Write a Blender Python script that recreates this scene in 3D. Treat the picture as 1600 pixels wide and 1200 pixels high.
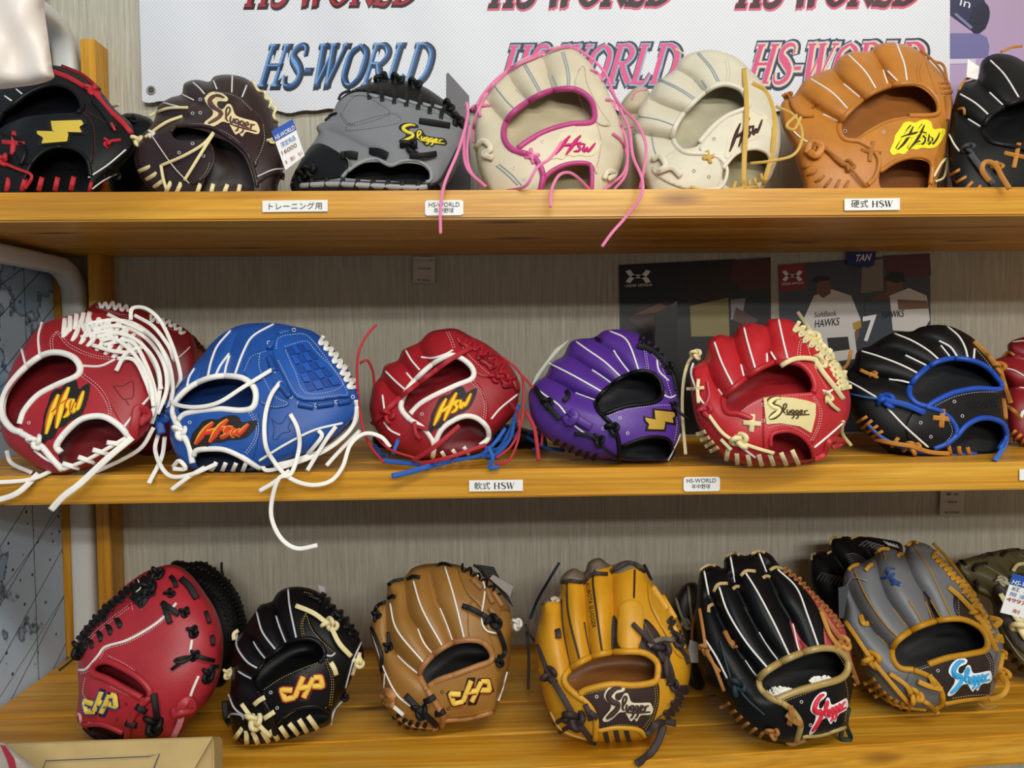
import bpy, bmesh, math, random
import numpy as np
from mathutils import Vector, Matrix
from mathutils.geometry import delaunay_2d_cdt

for o in list(bpy.data.objects): bpy.data.objects.remove(o, do_unlink=True)
scene = bpy.context.scene
COL = scene.collection
random.seed(7)

# ---------------------------------------------------------------- camera
CAM = np.array([0.0, -1.0846, 0.0]); FPX = 1202.0
RT = np.array([0.99961, -0.02616, -0.0107]); UP = np.array([0.01175, 0.04098, 0.99909]); FW = np.array([0.0257, 0.99882, -0.0413])
RT /= np.linalg.norm(RT); UP = np.cross(RT, FW); UP /= np.linalg.norm(UP); FW = np.cross(UP, RT)
cd = bpy.data.cameras.new('camera'); cam = bpy.data.objects.new('camera', cd); COL.objects.link(cam)
cd.sensor_fit = 'HORIZONTAL'; cd.sensor_width = 36.0; cd.lens = FPX * 36.0 / 1600.0
cd.clip_start = 0.02; cd.clip_end = 50
cam.matrix_world = Matrix(((RT[0], UP[0], -FW[0], CAM[0]), (RT[1], UP[1], -FW[1], CAM[1]), (RT[2], UP[2], -FW[2], CAM[2]), (0, 0, 0, 1)))
scene.camera = cam

# ---------------------------------------------------------------- light
scene.view_settings.view_transform = 'Standard'; scene.view_settings.look = 'None'
scene.view_settings.gamma = 1.0; scene.view_settings.use_curve_mapping = False
scene.view_settings.exposure = -0.45
w = bpy.data.worlds.new('world'); scene.world = w; w.use_nodes = True
w.node_tree.nodes['Background'].inputs[0].default_value = (1.0, 0.97, 0.92, 1)
w.node_tree.nodes['Background'].inputs[1].default_value = 0.26
def tube_light(x, y, z, power, lx, ly):
    l = bpy.data.lights.new('ceiling_tube', 'AREA'); l.shape = 'RECTANGLE'; l.size = lx; l.size_y = ly
    l.energy = power; l.color = (1.0, 0.985, 0.945)
    o = bpy.data.objects.new('ceiling_tube', l); COL.objects.link(o); o.location = (x, y, z)
    d = Vector((0, 0, -0.1)) - Vector((x * 0.5, y, z)); o.rotation_euler = d.to_track_quat('-Z', 'Y').to_euler()
tube_light(0.9, -4.6, 1.62, 98, 3.2, 0.14)
tube_light(0.9, -5.7, 1.62, 98, 3.2, 0.14)
tube_light(0.7, -1.7, 1.66, 52, 2.4, 0.14)

# ---------------------------------------------------------------- helpers
ZT, ZM, ZB = 0.2274, -0.1661, -0.5711      # shelf tops
TH = 0.0407; DEPTH = 0.40
SH = {'t': ZT, 'm': ZM, 'b': ZB}
def ray(px, py):
    px = np.asarray(px, float); py = np.asarray(py, float)
    d = FW[None, :] * FPX + RT[None, :] * (px.reshape(-1, 1) - 800) + UP[None, :] * (600 - py.reshape(-1, 1))
    return d / np.linalg.norm(d, axis=1, keepdims=True)
def at(px, py, Y):
    d = ray([px], [py])[0]; return CAM + d * ((Y - CAM[1]) / d[1])
def atz(px, py, Z):
    d = ray([px], [py])[0]; return CAM + d * ((Z - CAM[2]) / d[2])

def lin(c):
    if isinstance(c, str):
        c = c.lstrip('#'); c = [int(c[i:i + 2], 16) / 255 for i in (0, 2, 4)]
    return [x / 12.92 if x <= 0.04045 else ((x + 0.055) / 1.055) ** 2.4 for x in c]
MATS = {}
def new_mat(name):
    m = bpy.data.materials.new(name); m.use_nodes = True
    return m, m.node_tree, m.node_tree.nodes['Principled BSDF']
def plain(c, rough=0.5, bump=0.0, scale=300, spec=0.4, var=0.0, sheen=0.0, key=None):
    k = ('p', str(c), rough, bump, scale, spec, var)
    if k in MATS: return MATS[k]
    m, nt, b = new_mat('mat_' + str(c).lstrip('#')); L = nt.links
    col = lin(c); b.inputs['Base Color'].default_value = (*col, 1); b.inputs['Roughness'].default_value = rough
    b.inputs['Specular IOR Level'].default_value = spec
    if bump or var:
        tc = nt.nodes.new('ShaderNodeTexCoord'); n = nt.nodes.new('ShaderNodeTexNoise'); n.inputs['Scale'].default_value = scale
        n.inputs['Detail'].default_value = 3; L.new(tc.outputs['Object'], n.inputs['Vector'])
        if bump:
            bp = nt.nodes.new('ShaderNodeBump'); bp.inputs['Strength'].default_value = bump; bp.inputs['Distance'].default_value = 0.001
            L.new(n.outputs['Fac'], bp.inputs['Height']); L.new(bp.outputs['Normal'], b.inputs['Normal'])
        if var:
            n2 = nt.nodes.new('ShaderNodeTexNoise'); n2.inputs['Scale'].default_value = 22; n2.inputs['Detail'].default_value = 4
            L.new(tc.outputs['Object'], n2.inputs['Vector'])
            hs = nt.nodes.new('ShaderNodeHueSaturation'); hs.inputs['Color'].default_value = (*col, 1)
            mr = nt.nodes.new('ShaderNodeMapRange'); mr.inputs[1].default_value = 0.3; mr.inputs[2].default_value = 0.7
            mr.inputs[3].default_value = 1 - var; mr.inputs[4].default_value = 1 + var
            L.new(n2.outputs['Fac'], mr.inputs[0]); L.new(mr.outputs[0], hs.inputs['Value']); L.new(hs.outputs[0], b.inputs['Base Color'])
    MATS[k] = m; return m
def leather(c, rough=0.42, var=0.12): return plain(c, rough, 0.22, 420, 0.22 if max(lin(c)) < 0.012 else 0.4, var)
def lacem(c): return plain(c, 0.55, 0.3, 700, 0.3, 0.06)
def cloth(c): return plain(c, 0.85, 0.4, 900, 0.15, 0.03)

def link(name, me, mat, parent=None, smooth=True):
    if smooth: me.polygons.foreach_set('use_smooth', [True] * len(me.polygons))
    if mat is not None: me.materials.append(mat)
    o = bpy.data.objects.new(name, me); COL.objects.link(o)
    if parent is not None:
        o.parent = parent; o.matrix_parent_inverse = parent.matrix_world.inverted()
    return o
def empty(name, loc):
    o = bpy.data.objects.new(name, None); COL.objects.link(o); o.empty_display_size = 0.03; o.location = loc
    o.matrix_world = Matrix.Translation(Vector(loc)); return o
def tag(o, label=None, cat=None, group=None, kind=None):
    if label: o['label'] = label
    if cat: o['category'] = cat
    if group: o['group'] = group
    if kind: o['kind'] = kind
    return o
def mesh(name, V, F):
    me = bpy.data.meshes.new(name); me.from_pydata([tuple(map(float, v)) for v in V], [], [tuple(map(int, f)) for f in F]); me.update(); return me
def box_mesh(name, x0, x1, y0, y1, z0, z1, bev=0.0):
    bm = bmesh.new(); bmesh.ops.create_cube(bm, size=1)
    for v in bm.verts:
        v.co = Vector(((x0 + x1) / 2 + v.co.x * (x1 - x0), (y0 + y1) / 2 + v.co.y * (y1 - y0), (z0 + z1) / 2 + v.co.z * (z1 - z0)))
    if bev: bmesh.ops.bevel(bm, geom=bm.edges[:], offset=bev, segments=2, affect='EDGES')
    me = bpy.data.meshes.new(name); bm.to_mesh(me); bm.free(); return me
def hexa_mesh(name, P, bev=0.0):      # 8 corners: bottom 4 then top 4, counter-clockwise
    bm = bmesh.new(); vs = [bm.verts.new(tuple(map(float, p))) for p in P]
    for f in ((3, 2, 1, 0), (4, 5, 6, 7), (0, 1, 5, 4), (1, 2, 6, 5), (2, 3, 7, 6), (3, 0, 4, 7)): bm.faces.new([vs[i] for i in f])
    if bev: bmesh.ops.bevel(bm, geom=bm.edges[:], offset=bev, segments=2, affect='EDGES')
    me = bpy.data.meshes.new(name); bm.to_mesh(me); bm.free(); return me

def spline(P, n=8, closed=False):
    P = np.asarray(P, float); N = len(P)
    if N < 3 and not closed:
        t = np.linspace(0, 1, n + 1)[:, None]; return P[0] * (1 - t) + P[-1] * t
    out = []
    rng = range(N) if closed else range(N - 1)
    for i in rng:
        if closed: a, b, c, d = P[i - 1], P[i], P[(i + 1) % N], P[(i + 2) % N]
        else:
            b, c = P[i], P[i + 1]; a = P[i - 1] if i > 0 else 2 * b - c; d = P[i + 2] if i + 2 < N else 2 * c - b
        # centripetal-ish catmull rom
        t = np.linspace(0, 1, n, endpoint=False)[:, None]
        out.append(0.5 * ((2 * b) + (-a + c) * t + (2 * a - 5 * b + 4 * c - d) * t ** 2 + (-a + 3 * b - 3 * c + d) * t ** 3))
    out = np.concatenate(out)
    if not closed: out = np.vstack([out, P[-1]])
    return out
def resample(P, step, closed=False):
    P = np.asarray(P, float)
    Q = np.vstack([P, P[:1]]) if closed else P
    L = np.r_[0, np.cumsum(np.linalg.norm(np.diff(Q, axis=0), axis=1))]
    n = max(2 if not closed else 4, int(round(L[-1] / step)) + (0 if closed else 1))
    s = np.linspace(0, L[-1], n, endpoint=not closed)
    return np.stack([np.interp(s, L, Q[:, k]) for k in range(Q.shape[1])], 1)
def curve2(P, step=3.0, closed=False): return resample(spline(P, 8, closed), step, closed)
def seg_dist(P, A, closed=False):
    P = np.asarray(P, float); A = np.asarray(A, float); B = np.roll(A, -1, 0) if closed else A[1:]; A0 = A if closed else A[:-1]
    ab = B - A0; l = (ab * ab).sum(1) + 1e-12; out = np.empty(len(P)); ch = max(1, int(400000 / max(1, len(A0))))
    for k in range(0, len(P), ch):
        dx = P[k:k + ch, 0:1] - A0[None, :, 0]; dy = P[k:k + ch, 1:2] - A0[None, :, 1]
        t = np.clip((dx * ab[:, 0] + dy * ab[:, 1]) / l, 0, 1); dx -= t * ab[:, 0]; dy -= t * ab[:, 1]
        out[k:k + ch] = np.sqrt((dx * dx + dy * dy).min(1))
    return out
def inside(P, poly):
    P = np.asarray(P, float); poly = np.asarray(poly, float); Q = np.roll(poly, -1, 0)
    lo, hi = poly.min(0), poly.max(0); r = np.zeros(len(P), bool)
    idx = np.where((P[:, 0] >= lo[0]) & (P[:, 0] <= hi[0]) & (P[:, 1] >= lo[1]) & (P[:, 1] <= hi[1]))[0]
    dyv = Q[:, 1] - poly[:, 1]; sl = (Q[:, 0] - poly[:, 0]) / np.where(dyv == 0, 1, dyv); ch = max(1, int(400000 / len(poly)))
    for k in range(0, len(idx), ch):
        ii = idx[k:k + ch]; x = P[ii, 0:1]; y = P[ii, 1:2]
        c = ((poly[None, :, 1] > y) != (Q[None, :, 1] > y)) & (x < sl * (y - poly[:, 1]) + poly[:, 0]); r[ii] = c.sum(1) % 2 == 1
    return r
def hexgrid(x0, x1, y0, y1, s):
    out = []; k = 0; y = y0
    while y < y1:
        xs = np.arange(x0 + (s / 2 if k % 2 else 0), x1, s); out.append(np.stack([xs, np.full(len(xs), y)], 1)); y += s * 0.866; k += 1
    return np.concatenate(out)
def cdt(pts, chains):
    """chains: list of (Nx2, closed). returns verts, tris, barrier edge set, chain ids per edge"""
    V = [Vector(map(float, p)) for p in pts]; E = []; own = []
    for ci, (c, closed) in enumerate(chains):
        b = len(V); V += [Vector(map(float, p)) for p in c]; n = len(c)
        for i in range(n if closed else n - 1): E.append((b + i, b + (i + 1) % n)); own.append(ci)
    ov, oe, of, _, oi, _ = delaunay_2d_cdt(V, E, [], 0, 0.02, True)
    ed = {}
    for e, ids in zip(oe, oi):
        if ids: ed[(min(e), max(e))] = {own[i] for i in ids if i < len(own)}
    T = []
    for f in of:
        if len(f) == 3: T.append(tuple(f))
        else:
            for i in range(1, len(f) - 1): T.append((f[0], f[i], f[i + 1]))
    return np.array([(v.x, v.y) for v in ov]), np.array(T, int), ed

def sweep(P, nrm, wid, thk, segs=8, closed=False, flat=True, caps=True):
    """tube along P (Nx3); nrm (Nx3) = thickness direction; wid, thk full sizes (scalar or N)."""
    P = np.asarray(P, float); N = len(P)
    wid = np.broadcast_to(np.asarray(wid, float), (N,)); thk = np.broadcast_to(np.asarray(thk, float), (N,))
    T = (np.roll(P, -1, 0) - np.roll(P, 1, 0)) if closed else np.gradient(P, axis=0)
    T /= np.linalg.norm(T, axis=1, keepdims=True) + 1e-12
    nrm = np.broadcast_to(np.asarray(nrm, float), (N, 3))
    S = np.cross(T, nrm); l = np.linalg.norm(S, axis=1, keepdims=True); S = S / (l + 1e-9)
    for i in range(1, N):
        if l[i] < 0.15: S[i] = S[i - 1]
    U = np.cross(S, T)
    a = np.arange(segs) * 2 * np.pi / segs + np.pi / segs
    cx, cy = np.cos(a), np.sin(a)
    if flat:
        cx = np.sign(cx) * np.abs(cx) ** 0.6; cy = np.sign(cy) * np.abs(cy) ** 0.6
    V = (P[:, None, :] + S[:, None, :] * (cx[None, :, None] * wid[:, None, None] / 2) + U[:, None, :] * (cy[None, :, None] * thk[:, None, None] / 2)).reshape(-1, 3)
    F = []
    for i in range(N if closed else N - 1):
        j = (i + 1) % N
        for k in range(segs):
            k2 = (k + 1) % segs; F.append((i * segs + k, j * segs + k, j * segs + k2, i * segs + k2))
    if caps and not closed:
        F.append(tuple(range(segs))); F.append(tuple(reversed(range((N - 1) * segs, N * segs))))
    return V, F
def merge(parts):
    V = []; F = []; b = 0
    for v, f in parts:
        V.append(np.asarray(v)); F += [tuple(i + b for i in q) for q in f]; b += len(v)
    return np.concatenate(V), F
_tx = {}
def text2d(s, shear=0.0, offset=0.0, spacing=1.0):
    k = (s, shear, offset, spacing)
    if k in _tx: return _tx[k]
    c = bpy.data.curves.new('txt', 'FONT'); c.body = s; c.size = 1; c.shear = shear; c.offset = offset; c.space_character = spacing
    c.resolution_u = 3; c.fill_mode = 'FRONT'; c.dimensions = '2D'
    o = bpy.data.objects.new('txt', c); COL.objects.link(o)
    me = bpy.data.meshes.new_from_object(o)
    V = np.array([v.co[:2] for v in me.vertices]) if len(me.vertices) else np.zeros((0, 2)); F = [tuple(p.vertices) for p in me.polygons]
    bpy.data.objects.remove(o); bpy.data.curves.remove(c); bpy.data.meshes.remove(me)
    if len(V): V = (V - V.min(0)) / (V.max(0) - V.min(0))
    _tx[k] = (V, F); return V, F
# ---------------------------------------------------------------- glove builder
def front_y(z0, x): return (-0.059 + 0.0835 * x) if z0 == ZB else 0.0 * x
def at_shelf(px, py, Y, z0):
    p = at(px, py, Y)
    if p[2] < z0 + 0.003 and p[1] > front_y(z0, p[0]) - 0.003:      # the ray meets the shelf top first: the lace lies on it
        q = atz(px, py, z0 + 0.003)
        if q[1] > front_y(z0, q[0]) - 0.001 and q[1] < 0.4: return q
        return at(px, py, front_y(z0, p[0]) - 0.006)
    return p
class Glove:
    def __init__(s, name, label, cat, org, sc, shelf, outline, T=0.075, TB=0.045, lean=0.42, yb=None, group=None, flat=0.5):
        s.org = np.array(org, float); s.sc = sc; s.z0 = SH[shelf]
        s.out = curve2(s.px(outline), 3.2, True)
        s.T, s.TB, s.lean = T, TB, lean; s.flat = flat
        i = s.out[:, 1].argmax(); bx, by = s.out[i]
        if yb is None: yb = float(atz(bx, by, s.z0)[1])
        s.yb = yb
        s.grooves = []; s.bumps = []; s.holes = []; s.regions = []; s.seeds = []
        c = s.base(np.array([[bx, by]]))[0]
        s.root = empty(name, (c[0], c[1] , s.z0)); tag(s.root, label, cat, group)
        s._field()
    def px(s, P): return s.org + np.asarray(P, float)[:, :2] * s.sc
    def base(s, P):
        d = ray(P[:, 0], P[:, 1])
        t = (s.yb - CAM[1] + s.lean * (CAM[2] - s.z0)) / (d[:, 1] - s.lean * d[:, 2])
        return CAM + d * t[:, None]
    def _field(s):
        g = 4.0; mn = s.out.min(0) - 2 * g; mx = s.out.max(0) + 2 * g
        nx, ny = np.ceil((mx - mn) / g).astype(int) + 1
        X, Y = np.meshgrid(mn[0] + np.arange(nx) * g, mn[1] + np.arange(ny) * g)
        P = np.stack([X.ravel(), Y.ravel()], 1); ins = inside(P, s.out).reshape(ny, nx)
        phi = np.zeros((ny, nx))
        w = 1.9
        par = (np.add.outer(np.arange(ny), np.arange(nx)) % 2 == 0)
        m0 = ins & par; m1 = ins & ~par
        for it in range(260):
            for m in (m0, m1):
                av = np.zeros_like(phi)
                av[1:-1, 1:-1] = 0.25 * (phi[:-2, 1:-1] + phi[2:, 1:-1] + phi[1:-1, :-2] + phi[1:-1, 2:] + g * g)
                phi[m] += w * (av[m] - phi[m])
        s.phi = phi / phi.max(); s.mn = mn; s.g = g
        d = seg_dist(P, s.out, True).reshape(ny, nx)
        ring = ins & (d > 9) & (d < 15)
        s.slope = float((s.phi[ring] / d[ring]).mean())
    def q(s, P):
        uv = (P - s.mn) / s.g; ny, nx = s.phi.shape
        x = np.clip(uv[:, 0], 0, nx - 1.001); y = np.clip(uv[:, 1], 0, ny - 1.001); i = x.astype(int); j = y.astype(int); fx = x - i; fy = y - j
        ph = s.phi; v = ph[j, i] * (1 - fx) * (1 - fy) + ph[j, i + 1] * fx * (1 - fy) + ph[j + 1, i] * (1 - fx) * fy + ph[j + 1, i + 1] * fx * fy
        ins = inside(P, s.out); d = seg_dist(P, s.out, True)
        w = np.clip((d - 3) / 10, 0, 1); w = w * w * (3 - 2 * w)
        val = w * v + (1 - w) * s.slope * d
        return np.where(ins, np.sqrt(np.clip(val, 0, 1)) * (1 - s.flat) + s.flat * np.clip(val, 0, 1) ** 0.25 , 0.0) * np.where(ins & (d > 0.02), 1, 0)
    def H(s, P, grooves=True):
        q = s.q(P); h = s.T * q
        f = np.minimum(1, q * 1.4)
        if grooves:
            for pl, dep, wd in s.grooves:
                d = np.sqrt(seg_dist(P, pl) ** 2 + 2.5); h = h - dep * f * (0.75 * np.exp(-d / (0.55 * wd)) + 0.55 * np.exp(-(d / (2.2 * wd)) ** 2))
        for pl, amt, wd in s.bumps: h = h + amt * f * np.exp(-(seg_dist(P, pl) / wd) ** 2)
        return h
    def pos(s, P, off=0.0, grooves=True, feat=True):
        P = np.asarray(P, float); b = s.base(P); d = ray(P[:, 0], P[:, 1])
        v = b - d * (s.H(P, grooves) + off + (s.regoff(P) if feat else 0))[:, None]
        v[:, 2] = np.where(v[:, 1] > front_y(s.z0, v[:, 0]) - 0.004, np.maximum(v[:, 2], s.z0 + 0.0005), v[:, 2])
        return v
    # ---- features declared before build (crop coordinates)
    def groove(s, P, dep=0.019, wd=7.0):
        Q = s.px(P); a = Q[0] - Q[1]; b = Q[-1] - Q[-2]
        Q[0] += a / np.linalg.norm(a) * 9; Q[-1] += b / np.linalg.norm(b) * 6
        s.grooves.append((curve2(Q, 4), dep, wd)); return s
    def regoff(s, P):
        r = np.zeros(len(P))
        for _n, c, _m, off, _l in s.regions:
            if off: r = np.maximum(r, np.where(inside(P, c), off, 0))
        return r
    def bump(s, P, amt=0.006, wd=10.0): s.bumps.append((curve2(s.px(P), 4), amt, wd)); return s
    def hole(s, P, mat, d0=0.004, d1=0.05, up=(0, -1), smooth=True):
        c = curve2(s.px(P), 3, True) if smooth else resample(s.px(P), 3, True)
        s.holes.append((c, mat, d0, d1, np.array(up, float))); return s
    def region(s, name, P, mat, off=0.0, smooth=True, label=None):
        c = curve2(s.px(P), 3, True) if smooth else resample(s.px(P), 3, True)
        s.regions.append((name, c, mat, off, label)); return s
    def seed(s, x, y, name, mat=None): s.seeds.append((s.px([(x, y)])[0], name, mat)); return s
    def build(s, mat, back=None, step=3.8, default='finger'):
        mn, mx = s.out.min(0), s.out.max(0)
        G = hexgrid(mn[0], mx[0], mn[1], mx[1], step)
        G = G[inside(G, s.out)]; chains = [(s.out, True)] + [(h[0], True) for h in s.holes] + [(r[1], True) for r in s.regions] + [(resample(g[0], 3), False) for g in s.grooves if g[1] >= 0.008]
        ng0 = 1 + len(s.holes) + len(s.regions)
        allc = np.concatenate([np.vstack([c, c[:1]]) if cl else c for c, cl in chains])
        # drop grid points near chains
        keep = np.ones(len(G), bool)
        for c, cl in chains: keep &= seg_dist(G, c, cl) > step * 0.55
        V, T, ed = cdt(G[keep], chains)
        cen = V[T].mean(1); ok = inside(cen, s.out)
        reg = np.full(len(T), -1)
        for k, (c, *_r) in enumerate(s.holes): ok &= ~inside(cen, c)
        T = T[ok]; cen = cen[ok]; reg = reg[ok]
        for k in reversed(range(len(s.regions))): reg[inside(cen, s.regions[k][1])] = k
        # orient triangles towards the camera (image y is down)
        a, b, c = V[T[:, 0]], V[T[:, 1]], V[T[:, 2]]
        cr = (b[:, 0] - a[:, 0]) * (c[:, 1] - a[:, 1]) - (b[:, 1] - a[:, 1]) * (c[:, 0] - a[:, 0])
        T = np.where((cr > 0)[:, None], T[:, ::-1], T)
        # components of the remaining front split by grooves
        bars = {e for e, ids in ed.items() if any(i >= ng0 for i in ids)}
        em = {}
        for ti, t in enumerate(T):
            for i in range(3):
                e = (min(t[i], t[(i + 1) % 3]), max(t[i], t[(i + 1) % 3])); em.setdefault(e, []).append(ti)
        comp = np.full(len(T), -1); nc = 0
        nb = [[] for _ in T]
        for e, ts in em.items():
            if len(ts) == 2 and e not in bars and reg[ts[0]] == reg[ts[1]]: nb[ts[0]].append(ts[1]); nb[ts[1]].append(ts[0])
        for i in range(len(T)):
            if comp[i] >= 0: continue
            st = [i]; comp[i] = nc
            while st:
                j = st.pop()
                for k in nb[j]:
                    if comp[k] < 0: comp[k] = nc; st.append(k)
            nc += 1
        sizes = [(comp == c).sum() for c in range(nc)]
        P3 = s.pos(V, feat=False); D = ray(V[:, 0], V[:, 1])
        groups = {}
        big = [c for c in range(nc) if reg[comp == c][0] < 0 and sizes[c] >= 40]
        for c in range(nc):
            idx = np.where(comp == c)[0]; r = reg[idx[0]]
            if r >= 0: groups.setdefault(('r', r), []).append(idx)
            elif sizes[c] >= 40: groups.setdefault(('c', c), []).append(idx)
            else:
                m = cen[idx].mean(0); best = min(big, key=lambda k: np.linalg.norm(cen[comp == k] - m, axis=1).min()) if big else c
                groups.setdefault(('c', best), []).append(idx)
        s.parts = []
        for key, lst in groups.items():
            idx = np.concatenate(lst); t = T[idx]
            if key[0] == 'r': name, _, m, off, lab = s.regions[key[1]]
            else:
                name, m, off, lab = default, mat, 0.0, None
                for sp, sn, sm in s.seeds:
                    k = np.linalg.norm(cen - sp, axis=1).argmin()
                    if k in set(idx.tolist()):
                        name = sn; m = sm or mat
            u, inv = np.unique(t, return_inverse=True); P = P3[u] - D[u] * off
            F = inv.reshape(-1, 3)
            if off:   # skirt down to the shell so the piece has thickness
                cnt = {}
                for f in F:
                    for i in range(3): cnt.setdefault((min(f[i], f[(i + 1) % 3]), max(f[i], f[(i + 1) % 3])), []).append((f[i], f[(i + 1) % 3]))
                be = [v[0] for v in cnt.values() if len(v) == 1]; n0 = len(P); bi = {}
                ex = []; Ff = [tuple(f) for f in F]
                for a_, b_ in be:
                    for v_ in (a_, b_):
                        if v_ not in bi: bi[v_] = n0 + len(ex); ex.append(P3[u[v_]] + D[u[v_]] * 0.001)
                    Ff.append((b_, a_, bi[a_], bi[b_]))
                P = np.vstack([P, ex]) if ex else P; F = Ff
            o = link(name, mesh(name, P, F), m, s.root)
            if lab: o['label'] = lab
        # palm side
        G2 = hexgrid(mn[0], mx[0], mn[1], mx[1], 9); G2 = G2[inside(G2, s.out)]; G2 = G2[seg_dist(G2, s.out, True) > 4]
        V2, T2, _ = cdt(G2, [(s.out, True)]); c2 = V2[T2].mean(1); T2 = T2[inside(c2, s.out)]
        a, b, c = V2[T2[:, 0]], V2[T2[:, 1]], V2[T2[:, 2]]
        cr = (b[:, 0] - a[:, 0]) * (c[:, 1] - a[:, 1]) - (b[:, 1] - a[:, 1]) * (c[:, 0] - a[:, 0])
        T2 = np.where((cr < 0)[:, None], T2[:, ::-1], T2)
        d2 = ray(V2[:, 0], V2[:, 1]); P = s.base(V2) + d2 * (s.TB * s.q(V2))[:, None]
        P[:, 2] = np.maximum(P[:, 2], s.z0 + 0.0005); P[:, 1] = np.minimum(P[:, 1], 0.395)
        link('palm', mesh('palm', P, T2), back or mat, s.root)
        # linings
        for c, m, d0, d1, up in s.holes:
            n = np.roll(c, -1, 0) - np.roll(c, 1, 0); n = np.stack([n[:, 1], -n[:, 0]], 1); n /= np.linalg.norm(n, axis=1, keepdims=True) + 1e-9
            if inside(c[:1] + n[:1] * 1.5, c)[0]: n = -n
            ex = c + n * 7
            lo, hi = ex.min(0), ex.max(0); G3 = hexgrid(lo[0], hi[0], lo[1], hi[1], 5)
            G3 = G3[inside(G3, c)]; G3 = G3[seg_dist(G3, c, True) > 2.5]
            V3, T3, _ = cdt(G3, [(c, True)]); T3 = T3[inside(V3[T3].mean(1), c)]
            # lining sits behind the rim, deeper along `up`; the rim itself is widened under the shell
            pr = V3 @ up; pr = (pr - pr.min()) / (pr.max() - pr.min() + 1e-9)
            dd = seg_dist(V3, c, True); bowl = np.clip(dd / 18.0, 0, 1) ** 0.6
            dep = d0 + 0.012 + d1 * (0.2 + 0.8 * pr) * (0.55 + 0.45 * bowl)
            onb = dd < 0.05
            V3e = V3.copy()
            for i in np.where(onb)[0]:
                k = np.linalg.norm(c - V3[i], axis=1).argmin(); V3e[i] = V3[i] + n[k] * 6
            a, b, cc = V3[T3[:, 0]], V3[T3[:, 1]], V3[T3[:, 2]]
            cr = (b[:, 0] - a[:, 0]) * (cc[:, 1] - a[:, 1]) - (b[:, 1] - a[:, 1]) * (cc[:, 0] - a[:, 0])
            T3 = np.where((cr > 0)[:, None], T3[:, ::-1], T3)
            Pb = s.base(V3e); d3 = ray(V3e[:, 0], V3e[:, 1]); hh = np.maximum(s.H(V3, False) - dep, -s.TB * 0.7 * s.q(V3))
            P = Pb - d3 * hh[:, None]; P[:, 2] = np.maximum(P[:, 2], s.z0 + 0.0008)
            link('lining', mesh('lining', P, T3), m, s.root)
        return s
    # ---- features laid on the surface after build
    def path(s, P, step=3.0, closed=False, off=0.0, sm=True):
        """P: (x,y[,off_mm]) on the surface or (x,y,'Y',val) at an absolute depth"""
        A = []
        for p in P:
            xy = s.org + np.array(p[:2], float) * s.sc
            A.append((xy[0], xy[1], p[2] * 0.001 if len(p) == 3 else 0.0, p[3] if len(p) == 4 else np.nan))
        A = np.array(A); onS = np.isnan(A[:, 3])
        if onS.all():
            Q = A[:, :3].copy()
            C = spline(Q, 8, closed) if sm else Q
            C = resample(np.c_[C[:, :2], C[:, 2] * 1000], step, closed); return s.pos(C[:, :2], off + C[:, 2] / 1000), ray(C[:, 0], C[:, 1]) * -1
        pts = np.array([s.pos(a[None, :2], off + a[2])[0] if o else at_shelf(a[0], a[1], a[3], s.z0) for a, o in zip(A, onS)])
        C = spline(pts, 8, closed) if sm else pts; C = resample(C, step * 0.001, closed)
        n = CAM - C; return C, n / np.linalg.norm(n, axis=1, keepdims=True)
    def tube(s, name, P, mat, w, t=None, closed=False, off=0.0, segs=8, flat=False, step=3.0, sm=True, parent=None, label=None, taper=None):
        C, n = s.path(P, step, closed, off, sm)
        V, F = sweep(C, n, w * 0.001, (t if t else w) * 0.001, segs, closed, flat)
        V[:, 2] = np.where(V[:, 1] > front_y(s.z0, V[:, 0]), np.maximum(V[:, 2], s.z0 + 0.0004), V[:, 2])
        o = link(name, mesh(name, V, F), mat, parent or s.root)
        if label: o['label'] = label
        return o
    def piping(s, P, mat, w=2.6): return s.tube('piping', P, mat, w, off=0.0003, segs=6)
    def binding(s, P, mat, w=8.0, closed=True, off=0.0): return s.tube('binding', P, mat, w, closed=closed, off=off, segs=10)
    def lace(s, P, mat, w=5.0, t=2.2, off=0.0016, step=3.0): return s.tube('lace', P, mat, w, t, off=off, flat=True, step=step)
    def whip(s, P, n, mat, L=16, w=4.5, ang=20.0, t=2.4):
        c = resample(spline(s.px(P), 8), 1.0); tot = len(c) - 1
        for k in range(n):
            i = int((k + 0.5) / n * tot); tg = c[min(i + 3, tot)] - c[max(i - 3, 0)]; tg = tg / (np.linalg.norm(tg) + 1e-9)
            a = math.radians(90 + ang + random.uniform(-6, 6)); dv = np.array([tg[0] * math.cos(a) - tg[1] * math.sin(a), tg[0] * math.sin(a) + tg[1] * math.cos(a)])
            e = [c[i] - dv * L / 2, c[i], c[i] + dv * L / 2]
            if inside(e[1][None], s.out)[0]:
                for m in (0, 2):
                    if not inside(e[m][None], s.out)[0]:
                        a_, b_ = e[1], e[m]
                        for _ in range(12):
                            mid = (a_ + b_) / 2
                            if inside(mid[None], s.out)[0]: a_ = mid
                            else: b_ = mid
                        e[m] = a_ + (a_ - e[1]) / (np.linalg.norm(a_ - e[1]) + 1e-6) * 1.5
            q = [(p_ - s.org) / s.sc for p_ in e]
            s.tube('lace', [(q[0][0], q[0][1], -1.5), (q[1][0], q[1][1], 2.2), (q[2][0], q[2][1], -1.5)], mat, w, t, flat=True, off=0.0008)
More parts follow.
